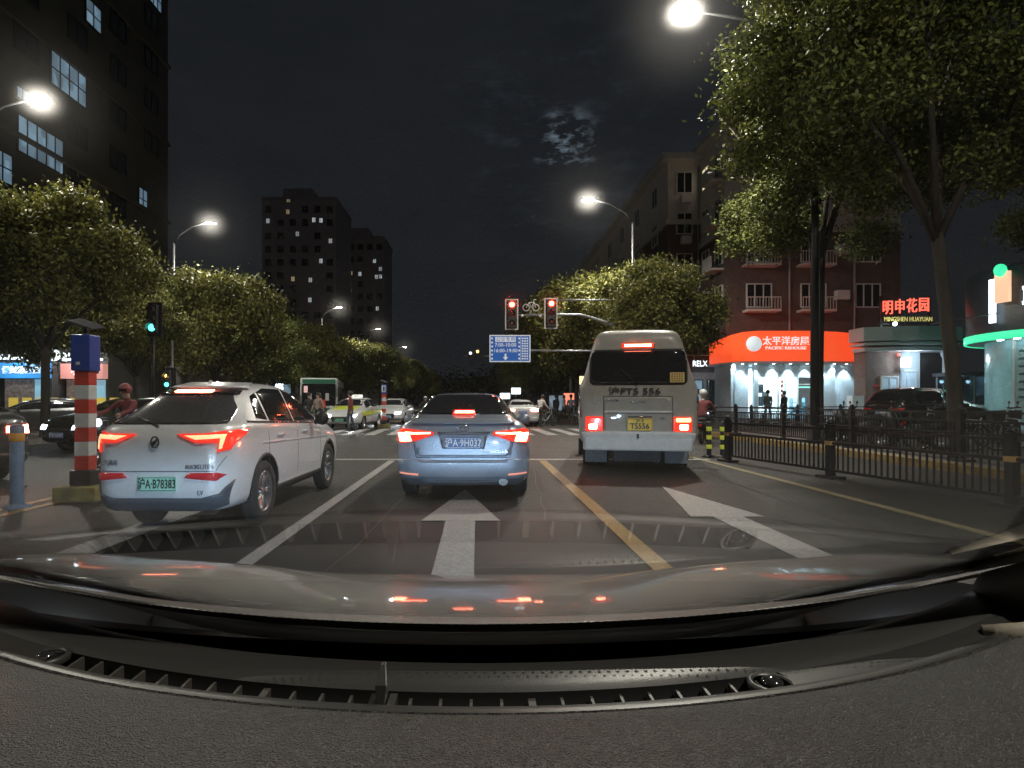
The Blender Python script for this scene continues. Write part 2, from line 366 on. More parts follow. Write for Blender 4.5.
le = [(-14.3, 20.5, .88, 'left tree brightly lit by the lamp under the dark tower'), (-15.2, 27.5, .7, 'dark tree behind the lit left tree, over the shop letters'),
      (-15.3, 36.0, 1.03, 'tall left tree with bright yellow top, rising behind the white crossover'), (-15, 45, .80, 'dim left tree behind the green and white bus'),
      (-14.6, 54, .92, 'left tree with pale branches above the taxi'), (-14.4, 63, .82, 'left tree just before the small distant lamp'),
      (-14, 74, 1, 'left tree glowing yellow around the small distant lamp'), (-13.8, 87, 1, None), (-13.5, 101, 1, None), (-13, 118, 1, None), (-12.5, 138, 1, None)]
for i, (x, y, s, l) in enumerate(le):
    plant(midC if i < 2 else midA if i % 2 == 0 else midB, l or 'dark distant tree at the far left end of the avenue', (x, y, .15), i*1.7+.4, gl_, s)
for i, (x, y, s) in enumerate([(-19.5, 24, .95), (-20, 33, 1.1), (-20, 42, 1.05), (-20, 52, 1.1), (-20, 64, 1.1)]):
    plant(midB, ['dark tree behind the left shops, above the blue shop sign', 'dark inner tree behind the left street lamp', 'dark inner tree left of the green signal', 'dark inner tree below the nearer distant tower', 'dark inner tree below the lower distant tower'][i], (x, y, .15), i*2.1, 'trees behind the left row', s)
# far wood that closes the avenue
cl = [((x, 175+random.Random(x).uniform(-6, 6), 5+random.Random(x+99).uniform(-2, 2.5)), 6.5) for x in range(-60, 64, 5)]
me = crown_mesh(cl, 26000, .8, 5); me.materials.append(leafA)
o = bpy.data.objects.new('far_woods', me); C.objects.link(o); tag(o, kind='stuff')

# ================================================================== STREET LAMPS
lamp_lens = mat('lamp_lens', (1, .95, .85), .3, emit=(1, .93, .78), es=150)
def street_lamp(label, x, y, xl, H=12.0, power=STREET_W):
    s = 1 if xl > x else -1
    steel = dark_steel; t = thing('street_lamp', label, 'street lamp', (x, y, .15), 0, 'street lamps along the avenue'); dx = xl-x
    MB().tube([(0, 0, 0), (0, 0, H*.5), (0, 0, H-1.2)], [.13, .10, .065], 12).build('pole', steel, t)
    MB().box(-.16, .16, -.16, .16, 0, .5).build('base', dark_steel, t, bevel=.02)
    MB().tube([(0, 0, H-1.3), (dx*.15, 0, H-.75), (dx*.5, 0, H-.25), (dx*.9, 0, H-.02)], [.055, .05, .045, .04], 8).build('arm', steel, t)
    h = MB().box(-.38, .38, -.15, .15, -.03, .08); hd = h.build('lamp_head', steel, t, bevel=.02); hd.location = (dx, 0, H)
    ln = MB().box(-.30, .30, -.11, .11, -.05, -.028).build('lens', lamp_lens, hd)
    light('lamp_light', 'AREA', t, (dx, 0, H-.07), (0, 0, 0), power, STREET_COL, .6, sizey=.25)
    return t
street_lamp('tall right street lamp at the top edge, above the big tree', 9.35, 17.2, 5.75)
street_lamp('right street lamp glowing above the traffic signals', 8.3, 33.2, 5.9)
street_lamp('left street lamp before the dark tower at the upper left', -18.2, 22.2, -15.7)
street_lamp('left street lamp above the bright yellow tree top', -18.4, 37.5, -16.2)
street_lamp('small distant left street lamp over the lit tree', -17.9, 71, -15.9)
street_lamp('farther left street lamp, a small point past the others', -17.9, 92, -14.8)
street_lamp('farthest left street lamp at the end of the trees', -17.9, 122, -14.4)
street_lamp('right street lamp over the rear of the camera car', 9.3, -1.0, 5.75, power=STREET_W*.75)
street_lamp('left street lamp level with the camera car', -18, 5.0, -15.7, power=STREET_W*.35)

# ================================================================== BUILDINGS
plaster = mat('plaster_grey', (.72, .66, .64), .85, noise=.12, nscale=1.5)
brick_red = mat('brick_dark_red', (.125, .088, .082), .85, noise=.2, nscale=2.5, bump=.3, bscale=30)
trim = mat('pale_trim', (.66, .63, .61), .7, noise=.1, nscale=3)
tower_m = mat('tower_cladding', (.10, .095, .092), .8, noise=.15, nscale=.8)
tower_b = mat('tower_brick', (.52, .43, .43), .8, noise=.15, nscale=.8)
lit_cool = mat('lit_window_cool', (.5, .6, .7), .4, emit=(.30, .48, .66), es=.34, noise=0)
lit_white = mat('lit_window_white', (.8, .8, .8), .4, emit=(.80, .86, .92), es=.38)
lit_warm = mat('lit_window_warm', (.8, .7, .5), .4, emit=(1, .82, .55), es=.8)
def uneven(m, scale, lo=.25, hi=1.6):
    """curtains, furniture and half drawn blinds break up a lit pane"""
    N = m.node_tree.nodes; L = m.node_tree.links; b = N['Principled BSDF']
    g = N.new('ShaderNodeNewGeometry'); mp_ = N.new('ShaderNodeMapping'); mp_.inputs['Scale'].default_value = (1, 1, .55)
    v = N.new('ShaderNodeTexVoronoi'); v.inputs['Scale'].default_value = scale; v.distance = 'CHEBYCHEV'; mr = N.new('ShaderNodeMapRange')
    st0 = b.inputs['Emission Strength'].default_value; mr.inputs['To Min'].default_value = st0*lo; mr.inputs['To Max'].default_value = st0*hi
    L.new(g.outputs['Position'], mp_.inputs[0]); L.new(mp_.outputs[0], v.inputs['Vector']); L.new(v.outputs['Color'], mr.inputs['Value']); L.new(mr.outputs[0], b.inputs['Emission Strength'])
uneven(lit_cool, 1.7); uneven(lit_white, .4, .3, 1.5)
lit_dimwarm = mat('lit_window_dim_warm', (.8, .7, .5), .4, emit=(.9, .66, .38), es=.28); uneven(lit_dimwarm, .4, .3, 1.4)
frame_w = mat('window_frame_pale', (.72, .72, .72), .5, noise=.05)
frame_d = mat('window_frame_dark', (.04, .042, .045), .5)
WM = {}
def window(parent, loc, rz, wd, ht, glass, mull=1, rows=1, fr=frame_w):
    """frame with mullions and a pane behind it; the shared meshes face -Y"""
    key = (wd, ht, mull, rows, glass.name, fr.name)
    if key not in WM:
        b = MB(); t = .07
        b.box(-wd/2, wd/2, -.08, .05, ht/2-t, ht/2); b.box(-wd/2, wd/2, -.08, .05, -ht/2, -ht/2+t)
        b.box(-wd/2, -wd/2+t, -.078, .05, -ht/2+t, ht/2-t); b.box(wd/2-t, wd/2, -.078, .05, -ht/2+t, ht/2-t)
        for i in range(1, mull+1):
            x = -wd/2+wd*i/(mull+1); b.box(x-.03, x+.03, -.07, .04, -ht/2+t, ht/2-t)
        for i in range(1, rows):
            z = -ht/2+ht*i/rows; b.box(-wd/2+t, wd/2-t, -.066, .035, z-.03, z+.03)
        f = b.build('window', fr); p = MB().box(-wd/2+.02, wd/2-.02, -.03, .03, -ht/2+.02, ht/2-.02).build('pane', glass)
        WM[key] = (f.data, p.data); bpy.data.objects.remove(f); bpy.data.objects.remove(p)
    f = bpy.data.objects.new('window', WM[key][0]); C.objects.link(f); f.parent = parent; f.location = loc; f.rotation_euler = (0, 0, rz)
    p = bpy.data.objects.new('pane', WM[key][1]); C.objects.link(p); p.parent = f
    return f
# --- dark tower at the upper left: its long face runs along the avenue
tw = thing('residential_tower', 'dark high tower at the upper left with bluish lit windows', 'building', (-24, 0, .15))
MB().box(-16, 0, 22, 48, 0, 52).build('wall', tower_m, tw)
MB().box(-16.3, .3, 21.7, 48.3, 52, 52.8).build('roof', trim, tw)
for z in range(3, 50, 6):
    MB().box(.002, .25, 22, 48, z-.1, z+.1).build('ledge', tower_m, tw)
rn = random.Random(4)
litset = {(36.3, 20): (3.2, 2.0, 3, 2), (34, 15.2): (3.6, 2.0, 4, 2), (38.6, 25.2): (1.6, 1.6, 1, 2), (46, 31.2): (1.8, 1.6, 2, 2), (44.3, 15.6): (1.2, 1.6, 1, 2), (29.6, 22.2): (2.8, 1.0, 3, 1), (31.2, 13): (1.4, 1.6, 1, 2), (32.8, 17.3): (1.4, .7, 2, 1)}
for (y, z), (a, b_, m_, r_) in litset.items():
    window(tw, (.03, y, z), R(90), a, b_, lit_cool, m_, r_, frame_d)
for fz in range(14):
    for fy in range(6):
        y, z = 24.5+fy*4.2, 5.2+fz*3.0
        if all(abs(y-a) > 2.6 or abs(z-c) > 1.9 for a, c in litset): window(tw, (.03, y, z), R(90), 1.8, 1.5, black_gl, 1, 1, frame_d)
# --- far towers
def far_tower(label, px0, px1, ytop, Y, depth, m, lits, floors=15, cols=5, step=None):
    x0, x1 = (px0-VX)*Y/F, (px1-VX)*Y/F; H = CZ-(ytop-VY)*Y/F
    t = thing('far_tower', label, 'building', ((x0+x1)/2, Y, 0), 0, 'distant apartment towers'); hw = (x1-x0)/2
    MB().box(-hw, hw, 0, depth, 0, H).build('wall', m, t)
    b = MB().box(-hw*.5, hw*.3, 2, depth-2, H, H+2.8); b.box(-hw-.2, hw+.2, -.2, depth+.2, H-.6, H-.01)
    b.build('roof', m, t)
    for (a, c) in lits:
        p = P(a, c, Y); f = window(t, (p.x-(x0+x1)/2, -.05, p.z), 0, .95, 1.25, lit_dimwarm if int(a+c) % 4 == 0 else lit_white, 1, 1, frame_d)
    used = [(P(a, c, Y).x-(x0+x1)/2, P(a, c, Y).z) for a, c in lits]
    for i in range(floors):
        for j in range(cols):
            x = -hw+2*hw*(j+.5)/cols; z = H-3-i*(H-6)/floors
            if all(abs(x-u) > 1.9 or abs(z-v) > 2.2 for u, v in used): window(t, (x, -.05, z), 0, 1.5, 1.6, black_gl, 1, 1, frame_d)
    return t
far_tower('distant apartment tower, the taller one, with scattered lit windows', 262, 336, 197, 150, 18, tower_b,
          [(288.5, 200), (288, 212), (314, 220), (321, 220.5), (297.5, 234), (330.5, 241), (321, 261), (310.5, 280), (293, 279), (310, 300), (268, 221)], 14, 6)
far_tower('lower distant apartment tower right beside the taller one', 337, 384, 236, 172, 16, tower_b,
          [(351, 273), (360, 274), (380.5, 269), (380.5, 276.5), (350, 290.5), (377.5, 308.5), (374.5, 261), (376.5, 277)], 12, 5)
# --- apartment block on the right
ap = thing('apartment_building', 'six storey apartment block with pale top floors over dark red brick', 'building', (14, 45.7, .15))
def block(parent, x0, x1, y0, y1, z0, z1, zb):
    b = MB().box(x0, x1, y0, y1, z0, zb); b.build('wall', brick_red, parent)
    MB().box(x0+.003, x1-.003, y0+.003, y1-.003, zb, z1).build('wall', plaster, parent)
    MB().box(x0-.18, x1+.18, y0-.18, y1+.18, zb-.18, zb+.18).build('ledge', trim, parent)
    MB().box(x0-.55, x1+.55, y0-.55, y1+.55, z1, z1+.45).build('roof', trim, parent)
block(ap, 0, 2.38, 0, 36, 0, 18.9, 14.4)
block(ap, 2.4, 14, -4.6, 20, 0, 19.3, 12.6)
aw = mat('pipe_grey', (.4, .4, .4), .5)
for k in range(6):
    z = 2.2+k*3.0
    for yy in (3.2, 8.5, 14, 20, 27): window(ap, (-.03, yy, z), R(-90), 1.5, 1.6, black_gl, 1, 1)
    if k > 0: window(ap, (1.2, -.03, z+.1), 0, 1.2, 1.6, black_gl, 1, 1)
    if k > 1:
        for xx in (4.6, 8.2, 11.8): window(ap, (xx, -4.63, z), 0, 1.7, 1.6, black_gl, 2, 1)
        for yy in (-3.6, -1.2): window(ap, (2.37, yy, z), R(-90), 1.3, 1.6, lit_warm if (k, yy) == (5, -1.2) else black_gl, 1, 1)
        MB().box(2.4-.9, 2.4, -4.4, -2.8, z-1.25, z-1.1).box(2.4-.9, 2.4-.84, -4.4, -2.8, z-1.1, z-.3).build('balcony', trim, ap)
    ac = MB().box(.9, 1.6, -.45, -.003, z-1.45, z-.9); ac.build('air_conditioner', white_pt, ap)
    if k > 1: MB().box(9.6, 10.4, -5.05, -4.605, z-.3, z+.3).build('air_conditioner', white_pt, ap)
for k in range(1, 6):
    for xx in (4.6, 8.2):
        z = 2.2+k*3.0; b = MB().box(xx-1.1, xx+1.1, -5.45, -4.605, z-1.15, z-1.0)
        for q in range(12): b.box(xx-1.08+q*.195, xx-1.05+q*.195, -5.44, -5.41, z-1.0, z-.25)
        b.box(xx-1.1, xx+1.1, -5.45, -5.40, z-.25, z-.2); b.build('balcony', trim, ap)
for x, y in ((2.2, -.1), (6.6, -4.7), (10.9, -4.7)):
    MB().tube([(x, y, 0), (x, y, 18.5)], .06, 8).build('drain_pipe', aw, ap)
# distant low blocks behind the left shops
bk = thing('shophouse_block', 'dark low building behind the left hand shops', 'building', (-28, 26, .15))
MB().box(-12, 9.0, 5.5, 60, 0, 7).build('wall', tower_m, bk); MB().box(-12.3, 9.3, 5.2, 60.3, 7, 7.5).build('roof', tower_b, bk)
for i in range(5): window(bk, (-9+i*4, 5.45, 5), 0, 1.8, 1.5, black_gl, 1, 1)

# --- shop with curved orange fascia
orange = mat('orange_fascia', (.85, .12, .03), .4, emit=(1, .085, .022), es=.95)
sign_w = mat('sign_letter_white', (.85, .88, .9), .4, emit=(.80, .86, .92), es=.75)
wallw = mat('shop_white_wall', (.62, .70, .76), .55, noise=.08, nscale=2)
gpane = glassy('shop_glass', (.88, .93, .94), .8)
SY = 37.0
sh = thing('estate_agency_shop', 'brightly lit white shop under a curved orange sign', 'shop', (16.9, SY, .15))
pl = [(-1.75, 3.6), (-1.62, 2.2), (-1.4, 1.0), (-1.0, .2), (-.2, 0), (3.0, 0), (4.6, .12), (6.4, .5)]
def band(poly, z0f, z1f, th):
    b = MB(); n = len(poly); ins = []
    for i, (x, y) in enumerate(poly):
        a = Vector(poly[max(i-1, 0)]); c = Vector(poly[min(i+1, n-1)]); d = (c-a).normalized(); ins.append((x-d.y*th, y+d.x*th))
    vs = []
    for i in range(n):
        (x, y), (u, v) = poly[i], ins[i]; vs += [(x, y, z0f(i)), (x, y, z1f(i)), (u, v, z1f(i)), (u, v, z0f(i))]
    fs = []
    for i in range(n-1):
        for k in range(4): fs.append((4*i+k, 4*i+(k+1) % 4, 4*i+4+(k+1) % 4, 4*i+4+k))
    fs += [(0, 1, 2, 3), (4*n-4, 4*n-3, 4*n-2, 4*n-1)]
    b._new(vs, fs); return b
zt = [5.1, 5.25, 5.4, 5.5, 5.55, 5.55, 5.5, 5.4]
band(pl, lambda i: 3.62, lambda i: zt[i]-.15, .3).build('fascia', orange, sh)
MB().prism([(-1.7, 3.9)]+[(x, y+.1) for x, y in pl[1:]]+[(6.4, 3.6)], 3.45, 3.61).build('canopy', wallw, sh)
MB().lathe([(.001, -.06), (.45, -.06), (.45, .02)], 28, 'y', at=(-.45, -.02, 4.62)).build('emblem', sign_w, sh)
text('lettering', '太平洋房屋', .56, sign_w, sh, (1.45, -.06, 4.76), extrude=.03, offset=.003)
text('lettering', 'PACIFIC REHOUSE', .26, sign_w, sh, (1.45, -.06, 4.36), extrude=.02, offset=.001, sx=1.15)
# walls, glazed front and interior
b = MB(); b.box(-1.2, -.35, .95, 1.25, 0, 3.45); b.box(-.15, .1, .6, .9, 0, 3.45); b.box(3.9, 4.75, .6, .9, 0, 3.45); b.box(.1, 3.9, .6, .85, 2.65, 3.45); b.box(4.9, 6.3, 1.0, 1.2, 0, 3.45)
b.box(-1.4, -1.2, 1.0, 3.6, 0, 3.45); b.build('wall', wallw, sh)
MB().box(-.1, 3.95, 3.55, 3.68, 0, 3.4).build('back_wall', mat('shop_inner_wall', (.66, .72, .74), .7, noise=.1, nscale=3), sh)
MB().box(-1.2, 6.2, .9, 3.6, .0, .06).build('shop_floor', mat('shop_floor', (.4, .42, .42), .3), sh)
for i, x in enumerate((.15, 1.35, 2.55)):
    MB().box(x, x+1.2, .66, .68, .12, 2.6).build('pane', gpane, sh)
b = MB()
for x in (.1, 1.33, 1.75, 2.53, 3.88): b.box(x-.03, x+.03, .62, .72, .1, 2.65)
b.box(.1, 3.9, .63, .71, 2.2, 2.25); b.box(.1, 3.9, .60, .74, .02, .12); b.build('door_frame', frame_w, sh)
b = MB()
for i in range(3): b.box(-.6, 4.2, -.5+i*.3, .6, .02+i*.05, .07+i*.05)
b.build('steps', pavem, sh)
b = MB()
for s_ in range(4): b.box(2.85, 3.7, 2.0, 2.35, .1+s_*.33, .14+s_*.33)
b.box(2.85, 2.9, 2.0, 2.35, .06, 1.4); b.box(3.65, 3.7, 2.0, 2.35, .06, 1.4); b.box(2.95, 3.6, 2.05, 2.3, .15, .35); b.box(3.0, 3.5, 2.05, 2.3, .5, .68)
b.build('shelf', mat('shop_shelf_blue', (.10, .22, .28), .5), sh)
b = MB(); b.box(.25, .7, 1.2, 1.25, .9, 1.5); b.box(.25, .7, 1.2, 1.25, 1.7, 2.3); b.box(.9, 1.3, 1.9, 1.93, 1.2, 1.8); b.build('listing_poster', mat('poster_dark', (.06, .08, .09), .5, noise=.6, nscale=14), sh)
b = MB(); 
for i in range(5): b.box(1.45, 1.62, .60, .61, 2.3-.28*i, 2.48-.28*i)
b.build('door_notice', mat('notice_red', (.35, .08, .07), .6), sh)
MB().tube([(2.6, .95, 2.05), (3.85, .95, 2.05)], .03, 6).build('light_tube', mat('green_tube', (.2, 1, .7), .4, emit=(.2, 1, .62), es=3), sh)
dl = mat('downlight', (1, 1, 1), .3, emit=(.8, .93, 1), es=25)
spots = [(-1.25, .95), (-.85, .62), (-.2, .3), (.9, .32), (1.9, .3), (2.9, .3), (3.8, .32), (4.6, .4), (5.5, .68)]
b = MB()
for x, y in spots: b.lathe([(.001, 3.44), (.07, 3.44), (.07, 3.47)], 12, 'z', at=(x, y, 0))
b.build('downlight', dl, sh)
for x, y in spots: light('downlight_beam', 'SPOT', sh, (x, y-.02, 3.42), (R(10), 0, 0), 230, (.66, .88, 1), .04, R(78), .7)
light('shop_ceiling_light', 'AREA', sh, (2, 2.2, 3.3), (0, 0, 0), 750, (.78, .93, 1), 2.5)
o = text('lettering', 'RELX', .55, mat('sign_glow_white', (1, 1, 1), .4, emit=(.85, .95, 1), es=3), None, (0, 0, 0))
rx = thing('vape_shop', 'narrow dark shop with a glowing white RELX sign behind the minibus', 'shop', (15.55, 42.3, .15))
MB().box(-2.1, .82, .3, 3.0, 0, 4.4).build('wall', tower_b, rx); MB().box(-1.9, .80, .0, .28, 3.2, 4.3).build('fascia', dark_steel, rx)
o.parent = rx; o.location = (-.42, -.03, 3.75); o.scale = (.8, 1, 1)
MB().box(-1.95, -1.45, -.45, -.05, 2.7, 4.1).build('side_sign', sign_w, rx)
text('lettering', '电子', .26, dark_steel, rx, (-1.7, -.47, 3.4), extrude=.01)
window(rx, (-.7, .28, 1.5), 0, 1.2, 2.4, lit_cool, 1, 1, frame_d); window(rx, (.45, .28, 1.5), 0, .6, 2.4, black_gl, 0, 1, frame_d)

# --- gate house of the housing estate
gh = thing('gatehouse', 'estate gatehouse with white curved cornice and red rooftop characters', 'building', (24.6, 35.4, .15)); gh.scale = (1.11, 1.11, 1.08)
grey_br = mat('gate_brick', (.20, .14, .12), .8, noise=.2, nscale=4)
MB().box(-2.1, -.3, .2, 1.2, 0, 3.75).build('wall', grey_br, gh)
MB().box(-.3, 1.0, .6, 1.2, 0, 3.75).build('wall', wallw, gh)
cz = mat('cornice_white', (.50, .52, .54), .6, noise=.08)
for z0, z1, e in ((3.75, 3.95, .0), (4.05, 4.2, .1), (4.28, 5.0, .18)):
    poly = [(-2.2-e, .1-e), (-1.2, -.35-e), (0, -.55-e), (1.2, -.5-e), (2.3+e, -.2-e), (2.5+e, .4), (2.5+e, 1.2), (-2.2-e, 1.2)]
    MB().prism(poly, z0, z1).build('cornice', cz, gh)
MB().lathe([(.24, 0), (.24, .2), (.17, .3), (.15, 3.4), (.22, 3.55), (.24, 3.74)], 20, at=(2.05, .2, 0)).build('column', cz, gh)
window(gh, (.25, .56, 1.9), 0, 1.1, 1.7, lit_cool, 1, 2); window(gh, (-.9, .16, 1.7), 0, .9, 1.5, lit_cool, 1, 1)
red_c = mat('red_sign_letter', (.9, .1, .06), .4, emit=(1, .13, .08), es=1.9)
for i, ch in enumerate('明申花园'):
    text('lettering', ch, .80, red_c, gh, (-1.15+i*.62, -.1, 6.0+i*.05), extrude=.03, offset=.004, sx=.72)
text('lettering', 'MINGSHEN HUAYUAN', .34, mat('yellow_sign_letter', (.8, .7, .2), .4, emit=(.9, .8, .25), es=.7), gh, (-.1, -.1, 5.42), extrude=.01, sx=.72)
MB().box(-1.5, 1.4, .1, .16, 5.18, 5.24).box(-1.4, -1.3, .1, .2, 5, 6.7).box(1.1, 1.2, .1, .2, 5, 6.7).build('sign_rack', dark_steel, gh)
MB().ball((-.95, -.35, 5.15), .1, 10).build('spot_bulb', mat('bulb_cool', (1, 1, 1), .3, emit=(.7, .88, 1), es=22), gh)
MB().ball((-.62, -.15, 3.55), .07, 8).build('red_lamp', mat('small_red_lamp', (1, .1, .1), .3, emit=(1, .06, .04), es=8), gh)
MB().box(-.35, -.05, -.2, .1, 2.9, 3.4).build('wall_lantern', mat('lantern_cool', (1, 1, 1), .3, emit=(.75, .9, 1), es=4), gh)
light('gate_light', 'POINT', gh, (-.1, -.5, 3.2), (0, 0, 0), 140, (.7, .86, 1), .1)
MB().box(-2.9, -2.3, .0, .5, .7, 1.4).build('air_conditioner', white_pt, gh)
MB().lathe([(.001, -.02), (.13, -.02), (.13, .01)], 20, 'y', at=(-1.55, .18, 1.9)).build('no_entry_sign', mat('no_entry_red', (.5, .05, .04), .5), gh)

# --- guard booth
gb = thing('guard_booth', 'small glass guard booth at the estate gate', 'booth', (26.4, 33, .15))
MB().box(-.8, .8, 0, 1.6, 0, 1.0).build('wall', white_pt, gb); MB().box(-.95, .95, -.15, 1.75, 2.55, 2.75).build('roof', dark_steel, gb)
MB().box(-.76, .76, .03, 1.56, 1.0, 2.55).build('pane', glassy('booth_glass', (.25, .33, .36), 1), gb)
b = MB()
for x, y in ((-.78, 0), (.78, 0), (0, 0), (-.78, 1.58), (.78, 1.58)): b.box(x-.04, x+.04, y-.02, y+.06, 1.0, 2.55)
b.build('booth_frame', steel, gb); light('booth_light', 'POINT', gb, (0, .8, 2.3), (0, 0, 0), 14, (.6, .85, 1), .1)
MB().box(-.6, .6, .9, 1.2, 1.0, 1.5).build('desk', mat('booth_desk', (.2, .3, .35), .5), gb)

# --- round corner shop with green neon edge
cs = thing('corner_shop', 'round corner shop with glowing green edge and white sign letters', 'shop', (26.7, 27, .15)); cs.scale = (1, 1, 1.17)
MB().lathe([(3.6, 0), (3.6, 3.35)], 48).build('wall', mat('corner_glass_wall', (.22, .36, .38), .25, noise=.3, nscale=1.5, emit=(.16, .42, .45), es=.32), cs)
MB().lathe([(4.3, 3.5), (4.3, 5.9), (4.1, 6.0), (.01, 6.0)], 56).build('fascia', mat('dark_blue_fascia', (.03, .045, .06), .4), cs)
MB().lathe([(4.38, 3.28), (4.38, 3.56), (4.28, 3.56), (4.28, 3.28)], 56, closed=True).build('neon_edge', mat('green_neon', (.1, .9, .5), .4, emit=(.05, .80, .38), es=1.3), cs)
MB().lathe([(4.28, 3.3), (3.2, 3.3)], 56).build('soffit', cz, cs)
b = MB()
for i in range(14):
    a = R(180+i*11); b.lathe([(.001, 3.27), (.11, 3.27), (.11, 3.299)], 10, at=(3.95*math.cos(a), 3.95*math.sin(a), 0))
b.build('downlight', dl, cs)
b = MB()
for i in range(12):
    a = R(185+i*15); b.box(-.05, .05, -.05, .05, 0, 3.3, Matrix.Translation((3.62*math.cos(a), 3.62*math.sin(a), 0)) @ Matrix.Rotation(a, 4, 'Z'))
b.build('mullion', frame_w, cs)
for i, (a0, z0, z1) in enumerate([(193, .5, 3.0), (208, .2, 2.9), (223, .3, 2.2), (236, .8, 2.6)]):
    a = R(a0); M_ = Matrix.Translation((3.63*math.cos(a), 3.63*math.sin(a), 0)) @ Matrix.Rotation(a, 4, 'Z')
    pn = MB().box(-.02, .02, -.36, .36, z0, z1, M_).build('glass_door' if i % 2 else 'poster_panel', [mat('door_pane_dark', (.05, .09, .10), .15, coat=.5), mat('poster_pale', (.35, .5, .52), .5, noise=.5, nscale=12)][1-i % 2], cs)
    b = MB()
    for k in range(7): b.box(.021, .03, -.28, .28-.07*(k % 3), z1-.2-k*.28, z1-.12-k*.28, M_)
    b.build('poster_line', mat('poster_ink', (.03, .10, .11), .6), pn)
for i, ch in enumerate('联华超市'):
    a = R(203+i*10); text('lettering', ch, .80, mat('sign_glow_white'), cs, (4.34*math.cos(a), 4.34*math.sin(a), 4.65), rot=(R(90), 0, a+R(90)), extrude=.04, offset=.03)
a = R(189)
MB().box(-.08, .08, -.3, .3, 4.6, 5.7, Matrix.Translation((4.5*math.cos(a), 4.5*math.sin(a), 0)) @ Matrix.Rotation(a, 4, 'Z')).build('emblem', mat('emblem_orange', (.9, .5, .3), .4, emit=(1, .55, .35), es=1.1), cs)
b = MB().ball((4.62*math.cos(a), 4.62*math.sin(a), 5.75), .24, 12); b.build('emblem', mat('green_neon'), cs)
a = R(183); MB().box(-.06, .06, -.12, .12, 3.9, 5.5, Matrix.Translation((4.5*math.cos(a), 4.5*math.sin(a), 0)) @ Matrix.Rotation(a, 4, 'Z')).build('light_strip', mat('sign_glow_white'), cs)
for i in range(4):
    a = R(212+i*22); light('soffit_beam', 'SPOT', cs, (3.95*math.cos(a), 3.95*math.sin(a), 3.24), (0, 0, 0), 70, (.6, .95, .95), .05, R(100), .6)
light('corner_light', 'POINT', cs, (-3.6, -3.4, 3.0), (0, 0, 0), 60, (.45, .95, .85), .1)

# --- left shops
def small_shop(name, label, x, y, wd, signm, chars, csize, winm, strip, txtm):
    t = thing(name, label, 'shop', (x, y, .15))
    MB().box(-wd/2, wd/2, .3, 4, 0, 3.7).build('wall', tower_m, t)
    MB().box(-wd/2, wd/2, -.1, .29, 2.25, 2.95).build('fascia', signm, t)
    text('lettering', chars, csize, txtm, t, (0, -.13, 2.6), extrude=.02, offset=.01)
    b = MB().tube([(-wd/2, -.15, 3.15), (wd/2, -.15, 3.15)], .05, 8)
    for i in range(int(wd*2.5)): b.ball((-wd/2+i*.4+.2, -.17, 3.27), .07, 6)
    b.build('light_strip', strip, t)
    MB().box(-wd/2+.1, wd/2*.3, .2, .28, .5, 2.2).build('window', winm, t)
    MB().box(wd/2*.35, wd/2-.1, .2, .28, .05, 2.2).build('door', mat('lit_door', (.4, .6, .7), .4, emit=(.25, .5, .62), es=.7), t)
    b = MB(); 
    for i in range(4): b.box(-wd/2+.3+i*.62, -wd/2+.72+i*.62, .16, .195, .8, 1.35)
    b.build('window_poster', mat('poster_yellow', (.8, .6, .1), .5, emit=(.9, .6, .08), es=.5, noise=0), t)
    light('shop_light', 'POINT', t, (0, -.7, 2.9), (0, 0, 0), 55, (.7, .88, 1), .12); return t
blue_s = mat('blue_sign', (.05, .25, .6), .4, emit=(.03, .28, .62), es=.9)
posters = mat('shop_window_goods', (.25, .18, .15), .4, noise=.8, nscale=6, emit=(.10, .08, .07), es=.6)
glow = mat('sign_glow_white')
small_shop('corner_store', 'small left shop with a blue sign and bright light strip', -20.9, 28.5, 2.2, blue_s, '便民烟酒店', .36, posters, glow, sign_w)
small_shop('snack_shop', 'left shop with a red and white sign behind the striped post', -18.6, 29.2, 2.0, mat('red_white_sign', (.7, .2, .15), .4, emit=(.75, .35, .3), es=.8, noise=0), '小吃', .5, posters, glow, sign_w)
small_shop('tea_shop', 'left shop at the picture edge with a white lit front', -23.6, 27.8, 2.4, mat('white_sign', (.6, .6, .7), .4, emit=(.4, .48, .55), es=.8), '茶', .5, posters, glow, mat('notice_red'))
rs = thing('rooftop_sign', 'row of glowing white rooftop letters above the left shops', 'sign', (-19.3, 28.4, 3.3))
b = MB(); b.box(-1.9, 1.9, .1, .16, -.15, -.1)
for x in (-1.8, 0, 1.8): b.box(x-.03, x+.03, .1, .16, -.7, -.15)
b.build('rack', dark_steel, rs)
for i, ch in enumerate('LYOrF'): text('lettering', ch, .70, glow, rs, (-1.3+i*.58, 0, .12), extrude=.04, offset=.03)
